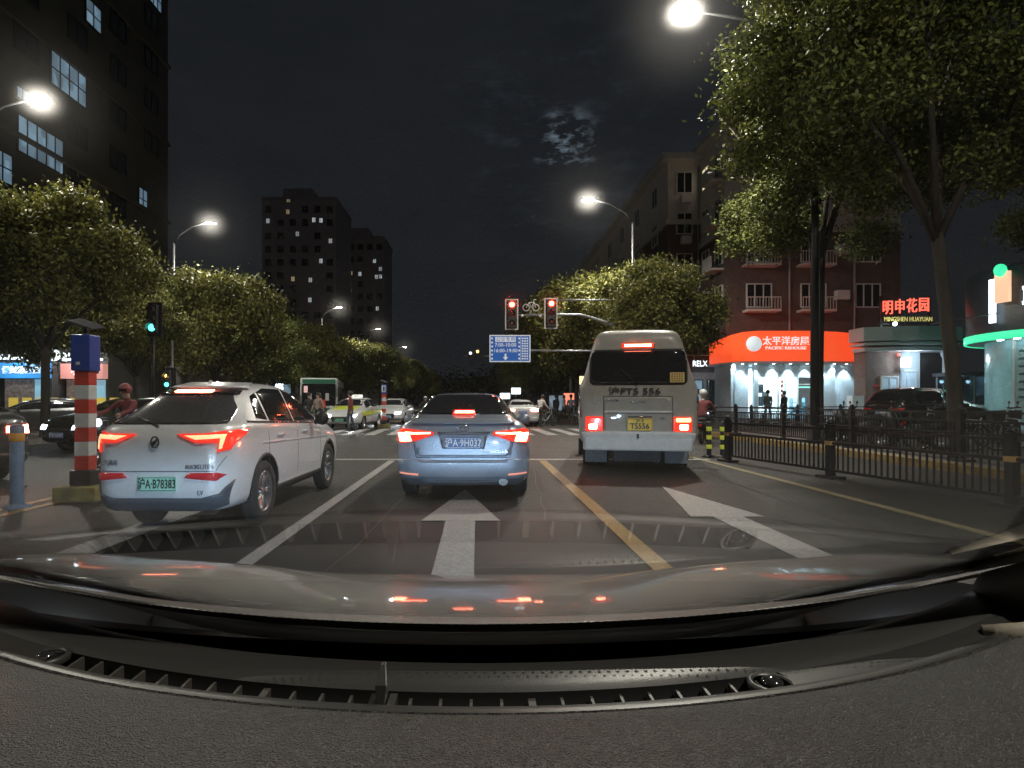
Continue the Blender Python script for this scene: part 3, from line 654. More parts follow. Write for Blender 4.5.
# far glimmering shop fronts down both sides
fl = [(516, 391, 60, .9, .6, 'glow'), (553, 403, 46, .55, 1.1, 'cool'), (562, 403, 46, .5, 1.1, 'cool'), (569, 399, 48, .8, .9, 'org'), (583, 386, 44, .5, 1.4, 'warm'), (270, 389, 52, 2.2, .9, 'glow'), (284, 389, 56, 1.2, .8, 'cool'), (505, 396, 75, 1.2, .7, 'glow'), (255, 386, 50, .9, .9, 'warm')]
mm = {'glow': glow, 'cool': lit_cool, 'org': mat('orange_small_sign', (.9, .3, .2), .4, emit=(1, .25, .15), es=1.5), 'warm': mat('warm_small_sign', (.9, .7, .4), .4, emit=(1, .8, .45), es=1.6)}
for i, (px, py, Y, a, b_, k) in enumerate(fl):
    p = P(px, py, Y); t = thing('shop_sign', ['white sign glowing just right of the silver saloon', 'pale window sign above the standing bicycles, the left one', 'pale window sign above the standing bicycles, the right one', 'small orange sign left of the minibus', 'tall yellowish sign against the left edge of the minibus', 'broad white glowing sign left of the bus', 'bluish sign just beside the bus roof', 'tiny white sign far down the right side', 'warm sign between the crossover roof and the bus'][i], 'sign', (p.x, p.y, .15), 0, 'small lit signs down the avenue')
    MB().box(-a/2, a/2, -.06, .06, p.z-.15-b_/2, p.z-.15+b_/2).build('sign_box', mm[k], t, bevel=.03)
    MB().tube([(0, .1, 0), (0, .1, p.z-.15)], .05, 8).build('post', dark_steel, t)
# ================================================================== VEHICLES
def loft_car(name, st, m, parent, arches=(), arch_r=.36, halfw=.9, sub=2, zr_soft=.05, mbelow=None):
    """st: stations (y, zb, zsh, zr, w, wt); a closed smooth body running from the tail (y=0) to the nose"""
    bm = bmesh.new(); rings = []
    def ring(y, zb, zsh, zr, w_, wt, s=1.0, cz=None):
        gh = zr-zsh; low = gh < .16
        pts = [(0, zb), (w_*.78, zb), (w_*.95, zb+.05), (w_*.995, zb+.2), (w_, zb+(zsh-zb)*.62), (w_*.99, zsh-.07), (w_*.955, zsh)]
        if low: pts += [(w_*.90, zsh+gh*.45), (wt+.04, zr-gh*.22), (wt*.8, zr-gh*.06), (0, zr)]
        else: pts += [(w_*.915, zsh+.035), (wt, zr-.075), (wt*.84, zr-.015), (0, zr)]
        cz = (zb+zr)/2 if cz is None else cz
        full = [(x*s, cz+(z-cz)*s) for x, z in pts]+[(-x*s, cz+(z-cz)*s) for x, z in reversed(pts[1:-1])]
        return [bm.verts.new((x, y, z)) for x, z in full]
    a = st[0]; z_ = st[-1]
    cy = (a[1]+a[3])/2
    rings.append(ring(a[0]-.025, *a[1:], s=.35)); rings.append(ring(a[0]-.02, *a[1:], s=.72)); rings.append(ring(a[0]-.008, *a[1:], s=.95))
    for q in st: rings.append(ring(*q))
    rings.append(ring(z_[0]+.02, *z_[1:], s=.9)); rings.append(ring(z_[0]+.05, *z_[1:], s=.5))
    n = len(rings[0])
    for i in range(len(rings)-1):
        for j in range(n):
            f = bm.faces.new((rings[i][j], rings[i+1][j], rings[i+1][(j+1) % n], rings[i][(j+1) % n])); f.smooth = True
    bm.faces.new(list(reversed(rings[0]))); bm.faces.new(rings[-1])
    bmesh.ops.recalc_face_normals(bm, faces=bm.faces)
    me = bpy.data.meshes.new(name); bm.to_mesh(me); bm.free(); me.materials.append(m); me.materials.append(black_pl)
    o = bpy.data.objects.new(name, me); C.objects.link(o)
    s = o.modifiers.new('s', 'SUBSURF'); s.levels = sub; s.render_levels = sub
    realise(o)
    bv_full = BVHTree.FromPolygons([v.co.copy() for v in o.data.vertices], [tuple(p.vertices) for p in o.data.polygons])
    for ay in arches:
        for sx in (-1, 1):
            c = MB().lathe([(.001, 0), (arch_r, 0), (arch_r, .5), (.001, .5)], 36, 'x', at=(sx*(halfw-.18)-.25, ay, arch_r-.04)).build('cut', [m, black_pl])
            for p in c.data.polygons: p.material_index = 1
            md_ = o.modifiers.new('b', 'BOOLEAN'); md_.operation = 'DIFFERENCE'; md_.object = c; md_.solver = 'EXACT'
            realise(o); bpy.data.objects.remove(c)
    for p in o.data.polygons: p.use_smooth = True
    o.parent = parent; return o, bv_full
def smooth_angle(o, ang=40):
    me = o.data
    for p in me.polygons: p.use_smooth = True
    try: me.set_sharp_from_angle(angle=R(ang))
    except Exception: pass
def decal(name, bv, poly, m, parent, face='back', off=.006, res=.05, depth=.03, mirror=False):
    """a panel with the given outline (across, up) that hugs the body; face: back, front, left, right, top"""
    def cast(u, v):
        o_, d = {'back': (Vector((u, -3, v)), Vector((0, 1, 0))), 'front': (Vector((u, 12, v)), Vector((0, -1, 0))), 'right': (Vector((4, u, v)), Vector((-1, 0, 0))),
                 'left': (Vector((-4, u, v)), Vector((1, 0, 0))), 'top': (Vector((u, v, 5)), Vector((0, 0, -1)))}[face]
        h, n, _, _ = bv.ray_cast(o_, d)
        return h, n, d
    n = len(poly); pts = []
    for i in range(n):                                 # resample the outline
        a, c = Vector(poly[i]), Vector(poly[(i+1) % n]); k = max(1, int((c-a).length/res))
        for j in range(k): pts.append(a.lerp(c, j/k))
    nb = len(pts); edges = [(i, (i+1) % nb) for i in range(nb)]
    xs = [p.x for p in pts]; ys = [p.y for p in pts]; inner = []
    x = min(xs)+res*.5
    def inside(q):
        c = False; j = nb-1
        for i in range(nb):
            if (pts[i].y > q[1]) != (pts[j].y > q[1]) and q[0] < (pts[j].x-pts[i].x)*(q[1]-pts[i].y)/(pts[j].y-pts[i].y+1e-12)+pts[i].x: c = not c
            j = i
        return c
    while x < max(xs):
        y = min(ys)+res*.5
        while y < max(ys):
            if inside((x, y)) and min((Vector((x, y))-p).length for p in pts) > res*.4: inner.append(Vector((x, y)))
            y += res
        x += res
    vs, es, fs, *_ = geometry.delaunay_2d_cdt(pts+inner, edges, [], 1, 1e-5)
    bm = bmesh.new(); bv_ = []; last = None; lastd = None
    for v in vs:
        h, nn, d = cast(v.x, v.y)
        if h is None:
            h = None
        else:
            if nn.dot(d) > 0: nn = -nn
            h = h+(nn*.6-d*.4).normalized()*off
        bv_.append([bm.verts.new(h) if h is not None else None, d, h])
    for f in fs:
        q = [bv_[i][0] for i in f]
        if all(q):
            try: ff = bm.faces.new(q); ff.smooth = True
            except ValueError: pass
    be = [e for e in bm.edges if len(e.link_faces) == 1]
    d = bv_[0][1]
    r = bmesh.ops.extrude_edge_only(bm, edges=be)
    for v in [g for g in r['geom'] if isinstance(g, bmesh.types.BMVert)]: v.co += d*(off+depth*.4)
    for v in [v for v in bm.verts if not v.link_faces]: bm.verts.remove(v)
    bmesh.ops.recalc_face_normals(bm, faces=bm.faces)
    me = bpy.data.meshes.new(name); bm.to_mesh(me); bm.free(); me.materials.append(m)
    # outward
    s = sum((p.normal.dot(d))*p.area for p in me.polygons if p.use_smooth)
    if s > 0: me.flip_normals()
    o = bpy.data.objects.new(name, me); C.objects.link(o); o.parent = parent; return o
def both(name, bv, poly, m, parent, face='back', **k):
    r = [decal(name, bv, poly, m, parent, face, **k)]
    if face in ('back', 'front', 'top'): r.append(decal(name, bv, [(-x, y) for x, y in poly], m, parent, face, **k))
    else: r.append(decal(name, bv, poly, m, parent, 'left' if face == 'right' else 'right', **k))
    return r
def wheel(parent, x, y, r=.33, wd=.22, spokes=5, side=1):
    """tyre with a rim and spokes facing +-X"""
    h = wd/2
    t = MB().lathe([(r*.62, -h*.8), (r*.72, -h), (r*.93, -h), (r, -h*.75), (r*1.0, -h*.3), (r*.99, 0), (r, h*.3), (r, h*.75), (r*.93, h), (r*.72, h), (r*.62, h*.8)], 36, 'x', closed=True).build('wheel', rubber, parent)
    t.location = (x, y, r)
    b = MB(); b.lathe([(r*.64, -h*.8), (r*.64, h*.82), (r*.67, h*.9), (r*.60, h*.86), (r*.58, 0), (r*.1, -.02), (.001, -.02)], 32, 'x')
    b.lathe([(.001, h*.6), (r*.13, h*.58), (r*.15, h*.4), (r*.15, -.02)], 16, 'x')
    for i in range(spokes):
        for da in (-.14, .14):
            a = 2*math.pi*i/spokes; e = a+da*1.1
            b.tube([(h*.45, math.cos(a+da*.4)*r*.12, math.sin(a+da*.4)*r*.12), (h*.62, math.cos(e)*r*.62, math.sin(e)*r*.62)], [r*.055, r*.045], 5)
    rm = b.build('rim', alloy, t)
    if side < 0: rm.rotation_euler = (0, 0, math.pi)
    return t
def plate(parent, loc, s, bgcol, fg, rz=0, wd=.44, ht=.14, size=.118, top=None):
    m = mat('plate_'+bgcol[0], bgcol[1], .35, noise=0); fm = mat('plate_text_'+fg[0], fg[1], .4)
    p = MB().box(-wd/2, wd/2, -.006, .006, -ht/2, ht/2).build('number_plate', m, parent, bevel=.003); p.location = loc; p.rotation_euler = (0, 0, rz)
    b = MB(); e = .006
    b.box(-wd/2+.008, wd/2-.008, -.0085, -.0062, ht/2-.014, ht/2-.009); b.box(-wd/2+.008, wd/2-.008, -.0085, -.0062, -ht/2+.009, -ht/2+.014)
    b.box(-wd/2+.008, -wd/2+.013, -.0085, -.0062, -ht/2+.0142, ht/2-.0142); b.box(wd/2-.013, wd/2-.008, -.0085, -.0062, -ht/2+.0142, ht/2-.0142)
    b.build('plate_border', fm, p)
    if top: text('lettering', top, .075, fm, p, (0, -.009, ht*.27), extrude=.002, offset=.001); text('lettering', s, size, fm, p, (0, -.009, -ht*.14), extrude=.002, offset=.003, sx=.9)
    else: text('lettering', s, size, fm, p, (0, -.009, -.002), extrude=.002, offset=.0015, sx=.80)
    return p
BLUE = ('blue', (.02, .12, .42)); WHT = ('white', (.85, .87, .9)); GRN = ('green', (.22, .62, .45)); BLK = ('black', (.02, .02, .02)); YEL = ('yellow', (.85, .58, .03))
def carpaint(name, col, metal=.35, rough=.32): return mat(name, col, rough, metal=metal, coat=1, noise=.04, nscale=2)

# ---------------------------------------------------------------- silver saloon ahead
SED = [(0, .33, .86, .97, .74, .60), (.05, .25, .93, 1.045, .83, .64), (.16, .21, .955, 1.075, .875, .66), (.42, .21, .965, 1.10, .888, .66), (.72, .21, .97, 1.20, .89, .60), (1.02, .21, .975, 1.345, .89, .555),
       (1.35, .21, .975, 1.43, .89, .545), (1.9, .20, .97, 1.46, .89, .55), (2.5, .20, .96, 1.44, .89, .55), (2.95, .20, .95, 1.30, .89, .57), (3.35, .20, .94, 1.06, .89, .66), (3.7, .21, .90, .985, .885, .68), (4.1, .21, .84, .92, .87, .66), (4.42, .22, .74, .82, .80, .60), (4.6, .3, .62, .70, .62, .45)]
def sedan():
    t = thing('saloon_car', 'silver blue saloon car straight ahead with glowing brake lights', 'car', (-.19, 7.98, 0))
    pm = carpaint('paint_silver_blue', (.30, .355, .445))
    body, bv = loft_car('body', SED, pm, t, arches=(.98, 3.66), arch_r=.355, halfw=.9); smooth_angle(body)
    decal('rear_window', bv, [(-.66, 1.13), (.66, 1.13), (.50, 1.385), (.30, 1.405), (-.30, 1.405), (-.50, 1.385)], black_gl, t, off=.008, res=.045)
    for sx, fc in ((1, 'right'), (-1, 'left')):
        decal('side_window', bv, [(.95, 1.03), (2.15, 1.01), (2.15, 1.36), (1.75, 1.385), (1.35, 1.34)], black_gl, t, fc, off=.008, res=.06)
        decal('side_window', bv, [(2.22, 1.01), (3.2, 1.0), (2.75, 1.27), (2.22, 1.355)], black_gl, t, fc, off=.008, res=.06)
    decal('windscreen', bv, [(-.66, 1.03), (.66, 1.03), (.50, 1.33), (-.50, 1.33)], black_gl, t, 'front', off=.008, res=.06)
    # trunk lid, its lip, the bumper and the lower diffuser
    lid = decal('trunk_lid', bv, [(-.60, .63), (-.55, .60), (.55, .60), (.60, .63), (.63, .80), (.60, .985), (-.60, .985), (-.63, .80)], pm, t, off=.012, res=.05)
    decal('lid_spoiler', bv, [(-.66, 1.0), (.66, 1.0), (.60, 1.06), (-.60, 1.06)], pm, t, off=.045, res=.04, depth=.09)
    decal('chrome_strip', bv, [(-.34, .897), (.34, .897), (.34, .912), (-.34, .912)], chrome, t, off=.03, res=.03)
    decal('bumper', bv, [(-.82, .36), (-.70, .33), (.70, .33), (.82, .36), (.83, .56), (.62, .575), (.5, .555), (-.5, .555), (-.62, .575), (-.83, .56)], pm, t, off=.038, res=.05, depth=.08)
    decal('diffuser', bv, [(-.74, .24), (.74, .24), (.78, .335), (.55, .345), (.45, .30), (-.45, .30), (-.55, .345), (-.78, .335)], mat('diffuser_grey', (.10, .11, .13), .5), t, off=.03, res=.05, depth=.06)
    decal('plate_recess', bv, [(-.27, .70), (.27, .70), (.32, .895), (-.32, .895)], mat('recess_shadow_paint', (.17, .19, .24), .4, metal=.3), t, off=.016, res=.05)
    for s in (1, -1):
        def mm_(pl): return [(s*x, z) for x, z in pl]
        lens = decal('tail_light', bv, mm_([(.38, .875), (.60, .80), (.80, .77), (.845, .80), (.84, .93), (.79, .955), (.55, .935), (.38, .915)]), taildim if 0 else mat('tail_lens_lit', (.5, .01, .01), .15, coat=1, emit=(1, .045, .02), es=1.15), t, off=.022, res=.04)
        o = decal('light_bar', bv, mm_([(.42, .892), (.74, .885), (.74, .908), (.42, .908)]), brake_hot, None, off=.036, res=.03); o.parent = lens
        o = decal('brake_core', bv, mm_([(.66, .80), (.80, .795), (.825, .90), (.70, .90), (.68, .865)]), brake_hot, None, off=.036, res=.03); o.parent = lens
        decal('reflector', bv, mm_([(.58, .362), (.80, .385), (.80, .405), (.57, .385)]), mat('reflector_orange', (.9, .35, .25), .25, emit=(1, .35, .22), es=.6), t, off=.045, res=.03, depth=.05)
        mr = MB().ball((0, 0, 0), .12, 14, (1.0, .6, .72)).tube([(-s*.13, .02, -.05), (0, 0, -.04)], .03, 6).build('wing_mirror', pm, t); mr.location = (s*1.0, 2.98, 1.0)
        for yy in (.98, 3.66): wheel(t, s*.775, yy, .325, .21, side=s)
    decal('high_brake_light', bv, [(-.13, 1.138), (.13, 1.138), (.12, 1.165), (-.12, 1.165)], brake_hot, t, off=.02, res=.03)
    decal('high_light_housing', bv, [(-.16, 1.125), (.16, 1.125), (.14, 1.185), (-.14, 1.185)], brake, t, off=.012, res=.03)
    gapm = mat('panel_gap', (.01, .011, .014), .6)
    for pl in ([(-.60, .584), (.60, .584), (.60, .593), (-.60, .593)], [(.60, .593), (.609, .593), (.645, .80), (.636, .80)], [(-.609, .593), (-.60, .593), (-.636, .80), (-.645, .80)]):
        decal('panel_gap', bv, pl, gapm, t, off=.004, res=.04, depth=.01)
    for fc in ('right', 'left'):
        for yy in (1.25, 2.18): decal('panel_gap', bv, [(yy, .35), (yy+.009, .35), (yy+.009, .95), (yy, .95)], gapm, t, fc, off=.002, res=.06, depth=.01)
    y0 = bv.ray_cast(Vector((0, -3, .79)), Vector((0, 1, 0)))[0].y
    plate(t, (0, y0-.03, .775), '沪A·9H037', BLUE, WHT, size=.125)
    e = MB().lathe([(.062, -.008), (.07, 0), (.062, .008)], 20, 'y', closed=True).lathe([(.001, 0), (.018, -.004), (.028, 0)], 10, 'y').tube([(-.05, -.002, .018), (0, -.004, -.01), (.05, -.002, .018)], .008, 6).build('emblem', chrome, t)
    e.location = (0, y0-.04, .965); e.scale = (1.1, 1, .75)
    text('lettering', 'COROLLA', .055, chrome, t, (.42, bv.ray_cast(Vector((.42, -3, .66)), Vector((0, 1, 0)))[0].y-.02, .665), extrude=.004, sx=1.2)
    MB().tube([(.38, -.04, .275), (.38, .2, .275)], [.045, .045], 12).build('exhaust_tip', chrome, t).scale = (1.35, 1, 1)
    MB().box(-.12, .62, .25, .7, .2, .3).build('exhaust_box', steel, t, bevel=.03)
    return t
sedan()

# ---------------------------------------------------------------- white crossover on the left
CRO = [(0, .40, .86, .99, .66, .52), (.05, .30, .98, 1.10, .77, .58), (.16, .25, 1.03, 1.14, .84, .62), (.36, .24, 1.05, 1.25, .875, .61), (.62, .24, 1.055, 1.375, .885, .57), (.95, .24, 1.05, 1.475, .89, .565),
       (1.35, .23, 1.04, 1.525, .895, .58), (1.9, .23, 1.02, 1.55, .895, .59), (2.5, .23, 1.00, 1.50, .895, .58), (2.95, .23, .98, 1.36, .895, .60), (3.4, .23, .97, 1.10, .89, .66), (3.8, .24, .92, 1.01, .885, .68), (4.2, .26, .82, .92, .86, .62), (4.5, .28, .70, .80, .76, .55), (4.62, .35, .6, .68, .6, .4)]
def crossover():
    t = thing('crossover_car', 'white electric crossover with green number plate in the left lane', 'car', (-2.97, 5.74, 0), R(-1.0)); t.scale = (.745, 1, 1)
    pm = carpaint('paint_pearl_white', (.72, .74, .78), .05, .32)
    body, bv = loft_car('body', CRO, pm, t, arches=(.98, 3.62), arch_r=.385, halfw=.905); smooth_angle(body)
    rg = mat('rear_glass_grey', (.05, .052, .056), .12, coat=.7)
    decal('rear_window', bv, [(-.74, 1.09), (.74, 1.09), (.64, 1.24), (.50, 1.385), (.25, 1.40), (-.25, 1.40), (-.50, 1.385), (-.64, 1.24)], rg, t, off=.008, res=.045)
    decal('roof_spoiler', bv, [(-.54, 1.425), (.54, 1.425), (.46, 1.49), (-.46, 1.49)], pm, t, off=.04, res=.04, depth=.1)
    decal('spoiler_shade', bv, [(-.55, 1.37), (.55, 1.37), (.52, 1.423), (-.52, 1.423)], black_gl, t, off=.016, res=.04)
    l = decal('high_brake_light', bv, [(-.25, 1.385), (.25, 1.385), (.245, 1.41), (-.245, 1.41)], brake_hot, t, off=.03, res=.03)
    for fc in ('right', 'left'):
        decal('side_window', bv, [(.90, 1.13), (1.18, 1.10), (1.22, 1.40), (1.06, 1.36)], black_gl, t, fc, off=.008, res=.05)
        decal('side_window', bv, [(1.24, 1.09), (2.05, 1.06), (2.05, 1.455), (1.5, 1.455), (1.28, 1.41)], black_gl, t, fc, off=.008, res=.06)
        decal('side_window', bv, [(2.12, 1.06), (3.22, 1.03), (2.85, 1.27), (2.5, 1.40), (2.12, 1.45)], black_gl, t, fc, off=.008, res=.06)
        decal('window_trim', bv, [(.62, 1.085), (3.3, .995), (3.3, 1.012), (.62, 1.105)], chrome, t, fc, off=.012, res=.06)
        decal('side_sill', bv, [(1.36, .235), (3.22, .235), (3.22, .36), (1.36, .36)], black_pl, t, fc, off=.018, res=.06)
        sgn = 1 if fc == 'right' else -1
        for yy in (1.45, 2.42):
            x = bv.ray_cast(Vector((4*sgn, yy, .95)), Vector((-sgn, 0, 0)))[0].x
            h = MB().tube([(0, -.11, 0), (sgn*.03, -.08, 0), (sgn*.035, .08, 0), (0, .11, 0)], .015, 8).build('door_handle', pm, t); h.location = (x, yy, .93)
        for yy in (1.08, 2.09, 3.15): # door shut lines
            decal('door_gap', bv, [(yy, .40), (yy+.008, .40), (yy+.008, 1.0), (yy, 1.0)], black_pl, t, fc, off=.002, res=.06, depth=.01)
        decal('side_crease', bv, [(.9, .86), (3.5, .80), (3.5, .812), (.9, .875)], pm, t, fc, off=.012, res=.06)
    decal('windscreen', bv, [(-.68, 1.06), (.68, 1.06), (.54, 1.40), (-.54, 1.40)], black_gl, t, 'front', off=.008, res=.06)
    for s in (1, -1):
        def mm_(pl): return [(s*x, z) for x, z in pl]
        ln = mat('tail_lens_lit')
        lens = decal('tail_light', bv, mm_([(.26, 1.0), (.60, 1.005), (.85, 1.03), (.86, .97), (.82, .85), (.73, .83), (.74, .915), (.50, .92), (.30, .98)]), ln, t, off=.022, res=.035)
        o = decal('light_bar', bv, mm_([(.36, .982), (.74, .992), (.785, .99), (.765, .865), (.745, .86), (.75, .958), (.5, .948)]), mat('brake_core_peach', (1, .5, .3), .3, emit=(1, .36, .18), es=2.6), None, off=.034, res=.03); o.parent = lens
        decal('reflector', bv, mm_([(.36, .60), (.72, .57), (.80, .62), (.72, .645), (.42, .645)]), mat('reflector_deep_red', (.4, .02, .03), .15, emit=(1, .05, .05), es=.12), t, off=.02, res=.03)
        mr = MB().ball((0, 0, 0), .13, 14, (1.0, .6, .75)).tube([(-s*.14, .02, -.06), (0, 0, -.05)], .03, 6).build('wing_mirror', black_pl, t); mr.location = (s*1.02, 2.86, 1.08)
        for yy in (.98, 3.62): wheel(t, s*.775, yy, .335, .22, 5, s)
        for yy in (.98, 3.62):
            pts = []
            for k in range(19):
                a = R(-14+208*k/18); q = (yy+.392*math.cos(a), .335+.01+.392*math.sin(a)); h = bv.ray_cast(Vector((4*s, q[0], q[1])), Vector((-s, 0, 0)))[0]
                if h: pts.append((h.x-s*.004, q[0], q[1]))
            MB().tube(pts, .022, 6).build('wheel_arch_trim', black_pl, t)
    decal('lower_bumper', bv, [(-.78, .33), (-.6, .29), (.6, .29), (.78, .33), (.84, .56), (.74, .45), (.55, .415), (-.55, .415), (-.74, .45), (-.84, .56)], mat('bumper_dark_blue_grey', (.07, .085, .11), .5), t, off=.022, res=.05, depth=.05)
    decal('tailgate_seam', bv, [(-.70, .655), (.70, .655), (.70, .664), (-.70, .664)], mat('seam_grey', (.15, .16, .18), .5), t, off=.004, res=.05, depth=.01)
    decal('tailgate_seam', bv, [(.80, .79), (.807, .79), (.72, .66), (.713, .66)], mat('seam_grey'), t, off=.004, res=.04, depth=.01)
    y0 = bv.ray_cast(Vector((0, -3, .55)), Vector((0, 1, 0)))[0].y
    plate(t, (.03, y0-.02, .545), '沪A·B78383', ('pale_green', (.42, .80, .66)), BLK, wd=.48, size=.118)
    e = MB().lathe([(.045, -.01), (.058, 0), (.045, .01)], 20, 'y', closed=True).tube([(-.03, 0, -.025), (.03, 0, .025)], .014, 6).build('emblem', dark_steel, t); e.location = (0, y0-.02, .93)
    wp = [bv.ray_cast(Vector((x, -3, z)), Vector((0, 1, 0)))[0]+Vector((0, -.025, 0)) for x, z in ((0, 1.075), (-.16, 1.115), (-.36, 1.15))]
    MB().tube(wp, .008, 6).build('rear_wiper', black_pl, t)
    seam = mat('badge_grey', (.12, .13, .14), .4)
    for s_, x, z, k in (('BUICK', .45, .70, .05), ('VELITE 6', .60, .70, .06), ('上汽通用', -.60, .735, .055), ('EV', .55, .46, .06)):
        yy = bv.ray_cast(Vector((x, -3, z)), Vector((0, 1, 0)))[0].y
        text('lettering', s_, k, seam, t, (x, yy-.012, z), extrude=.003, sx=1.1)
    f = MB().prism([(0, 0), (.22, 0), (.17, .09), (.12, .10)], -.012, .012, 'x').build('roof_antenna', pm, t); f.location = (0, 1.0, 1.47); f.scale = (1, .8, .7)
    return t
crossover()

# ---------------------------------------------------------------- minibus
def minibus():
    t = thing('minibus', 'beige and white minibus with yellow number plate and red tail lights', 'minibus', (2.86, 11.1, 0), R(-12)); t.scale = (1.05, 1, 1.02)
    pm = mat('paint_beige_white', (.37, .355, .325), .4, coat=.5, noise=.12, nscale=3)
    pw = mat('bumper_white', (.60, .61, .62), .45, noise=.1, nscale=6)
    st = [(0, .55, 1.55, 2.42, .93, .62), (.05, .5, 1.6, 2.52, .985, .70), (.18, .48, 1.62, 2.57, 1.01, .72), (.5, .48, 1.62, 2.60, 1.02, .74), (3, .48, 1.62, 2.61, 1.02, .74), (5.6, .48, 1.62, 2.60, 1.02, .74), (6.1, .48, 1.55, 2.50, 1.0, .72), (6.5, .5, 1.4, 2.2, .98, .7), (6.9, .5, 1.1, 1.4, .9, .7)]
    body, bv = loft_car('body', st, pm, t, arches=(1.7, 5.7), arch_r=.45, halfw=1.02); smooth_angle(body)
    decal('rear_window', bv, rrect(-.78, .78, 1.60, 2.17, .08), black_gl, t, off=.01, res=.06)
    decal('rear_door', bv, rrect(-.56, .56, .60, 1.36, .05), mat('paint_beige_door', (.33, .32, .29), .42, coat=.4, noise=.1, nscale=4), t, off=.014, res=.07)
    decal('door_step', bv, [(-.56, 1.08), (.56, 1.08), (.56, 1.12), (-.56, 1.12)], pw, t, off=.03, res=.06)
    decal('rear_bumper', bv, [(-.90, .36+.2), (-.80, .56), (.80, .56), (.90, .56), (.92, .74), (.56, .76), (-.56, .76), (-.92, .74)], pw, t, off=.06, res=.06, depth=.1)
    MB().prism([(-.93, .06), (-.88, -.07), (.88, -.07), (.93, .06)], .42, .66).build('rear_bumper', pw, t, bevel=.03)
    for s in (1, -1):
        def mm_(pl): return [(s*x, z) for x, z in pl]
        lens = decal('tail_light', bv, mm_(rrect(.58, .88, .76, 1.02, .02)), mat('tail_lens_lit'), t, off=.02, res=.05)
        o = decal('brake_core', bv, mm_(rrect(.68, .82, .79, .885, .02)), brake_hot, None, off=.036, res=.04); o.parent = lens
        if s > 0:
            o = decal('turn_lamp', bv, mm_(rrect(.62, .86, .925, .995, .02)), mat('amber_core', (1, .5, .2), .3, emit=(1, .42, .16), es=5), None, off=.036, res=.04); o.parent = lens
        MB().box(s*.9-.2, s*.9+.0+(.12 if s > 0 else -.12)*0+.1, 2.2, 2.215, .15, .5).build('mud_flap', rubber, t)
        MB().box(s*.72-.2, s*.72+.2, .95, .97, .12, .46).build('mud_flap', mat('mud_flap_grey', (.20, .22, .23), .7, noise=.2), t)
        for yy in (1.7, 5.7): wheel(t, s*.86, yy, .38, .24, 6, s)
        wheel(t, s*.60, 1.7, .38, .22, 6, s)
        for k in range(5):
            decal('side_window', bv, rrect(.6+k*1.05, 1.5+k*1.05, 1.55, 2.12, .06), black_gl, t, 'right' if s > 0 else 'left', off=.01, res=.09)
        a_ = MB().tube([(0, 0, 0), (s*.02, 0, .25), (s*.03, 0, .5)], .018, 6).build('handle_bar', chrome, t); a_.location = (s*.955, .02, 1.0)
        m_ = MB().box(-.05, .05, -.04, .04, -.16, .16).build('wing_mirror', black_pl, t, bevel=.02); m_.location = (s*1.22, 6.3, 1.6)
    MB().box(-1.2, -.95, 6.28, 6.32, 1.7, 1.73).box(.95, 1.2, 6.28, 6.32, 1.7, 1.73).build('mirror_arm', black_pl, t)
    decal('high_brake_light', bv, [(-.22, 2.245), (.22, 2.245), (.22, 2.285), (-.22, 2.285)], brake_hot, t, off=.03, res=.03)
    decal('high_light_housing', bv, [(-.26, 2.225), (.26, 2.225), (.26, 2.305), (-.26, 2.305)], brake, t, off=.015, res=.03)
    yb = bv.ray_cast(Vector((0, -3, .88)), Vector((0, 1, 0)))[0].y
    plate(t, (.03, yb-.05, .88), 'T5556', YEL, BLK, wd=.42, ht=.22, size=.135, top='沪·F')
    MB().tube([(-.17, yb-.06, 1.015), (.23, yb-.06, 1.015)], .015, 8).build('plate_lamp', chrome, t)
    yb2 = bv.ray_cast(Vector((0, -3, 1.45)), Vector((0, 1, 0)))[0].y
    text('lettering', '沪FT5 556', .16, mat('stencil_black', (.03, .03, .03), .6), t, (-.06, yb2-.022, 1.455), extrude=.004, offset=.002, sx=1.25)
    for s_, x, z, k in (('TOYOTA', 0, 1.27, .06), ('COASTER', -.42, 1.30, .05)):
        text('lettering', s_, k, chrome, t, (x, bv.ray_cast(Vector((x, -3, z)), Vector((0, 1, 0)))[0].y-.022, z), extrude=.003)
    gapm = mat('panel_gap', (.01, .011, .014), .6)
    for pl in ([(-.575, .60), (-.566, .60), (-.566, 1.37), (-.575, 1.37)], [(.566, .60), (.575, .60), (.575, 1.37), (.566, 1.37)], [(-.575, 1.37), (.575, 1.37), (.575, 1.379), (-.575, 1.379)]):
        decal('panel_gap', bv, pl, gapm, t, off=.004, res=.05, depth=.01)
    wp = [bv.ray_cast(Vector((x, -3, z)), Vector((0, 1, 0)))[0]+Vector((0, -.03, 0)) for x, z in ((.0, 1.57), (-.12, 1.70), (-.30, 1.86))]
    MB().tube(wp, .009, 6).build('rear_wiper', black_pl, t)
    decal('window_seal', bv, rrect(-.81, .81, 1.57, 2.20, .09), mat('seal_black', (.02, .02, .02), .7), t, off=.005, res=.07, depth=.01)
    st_ = MB().box(-.115, .115, -.004, .004, -.085, .085).build('sticker', mat('sticker_yellow', (.75, .62, .22), .5), t); yw = bv.ray_cast(Vector((.62, -3, 1.69)), Vector((0, 1, 0)))[0].y; st_.location = (.64, yw-.025, 1.70)
    b = MB()
    for i in range(5):
        for j in range(4): b.box(-.095+i*.04, -.07+i*.04, -.008, -.0045, -.07+j*.038, -.045+j*.038)
    b.build('sticker_grid', mat('sticker_brown', (.3, .12, .06), .5), st_)
    for x, z in ((0, .70), (0, .66)): MB().ball((x, yb-.07, z), .02, 8).build('door_lock', black_pl, t)
    for s in (-1, 1): MB().box(s*.40-.04, s*.40+.04, yb-.035, yb-.01, .985, 1.0).build('door_handle', chrome, t)
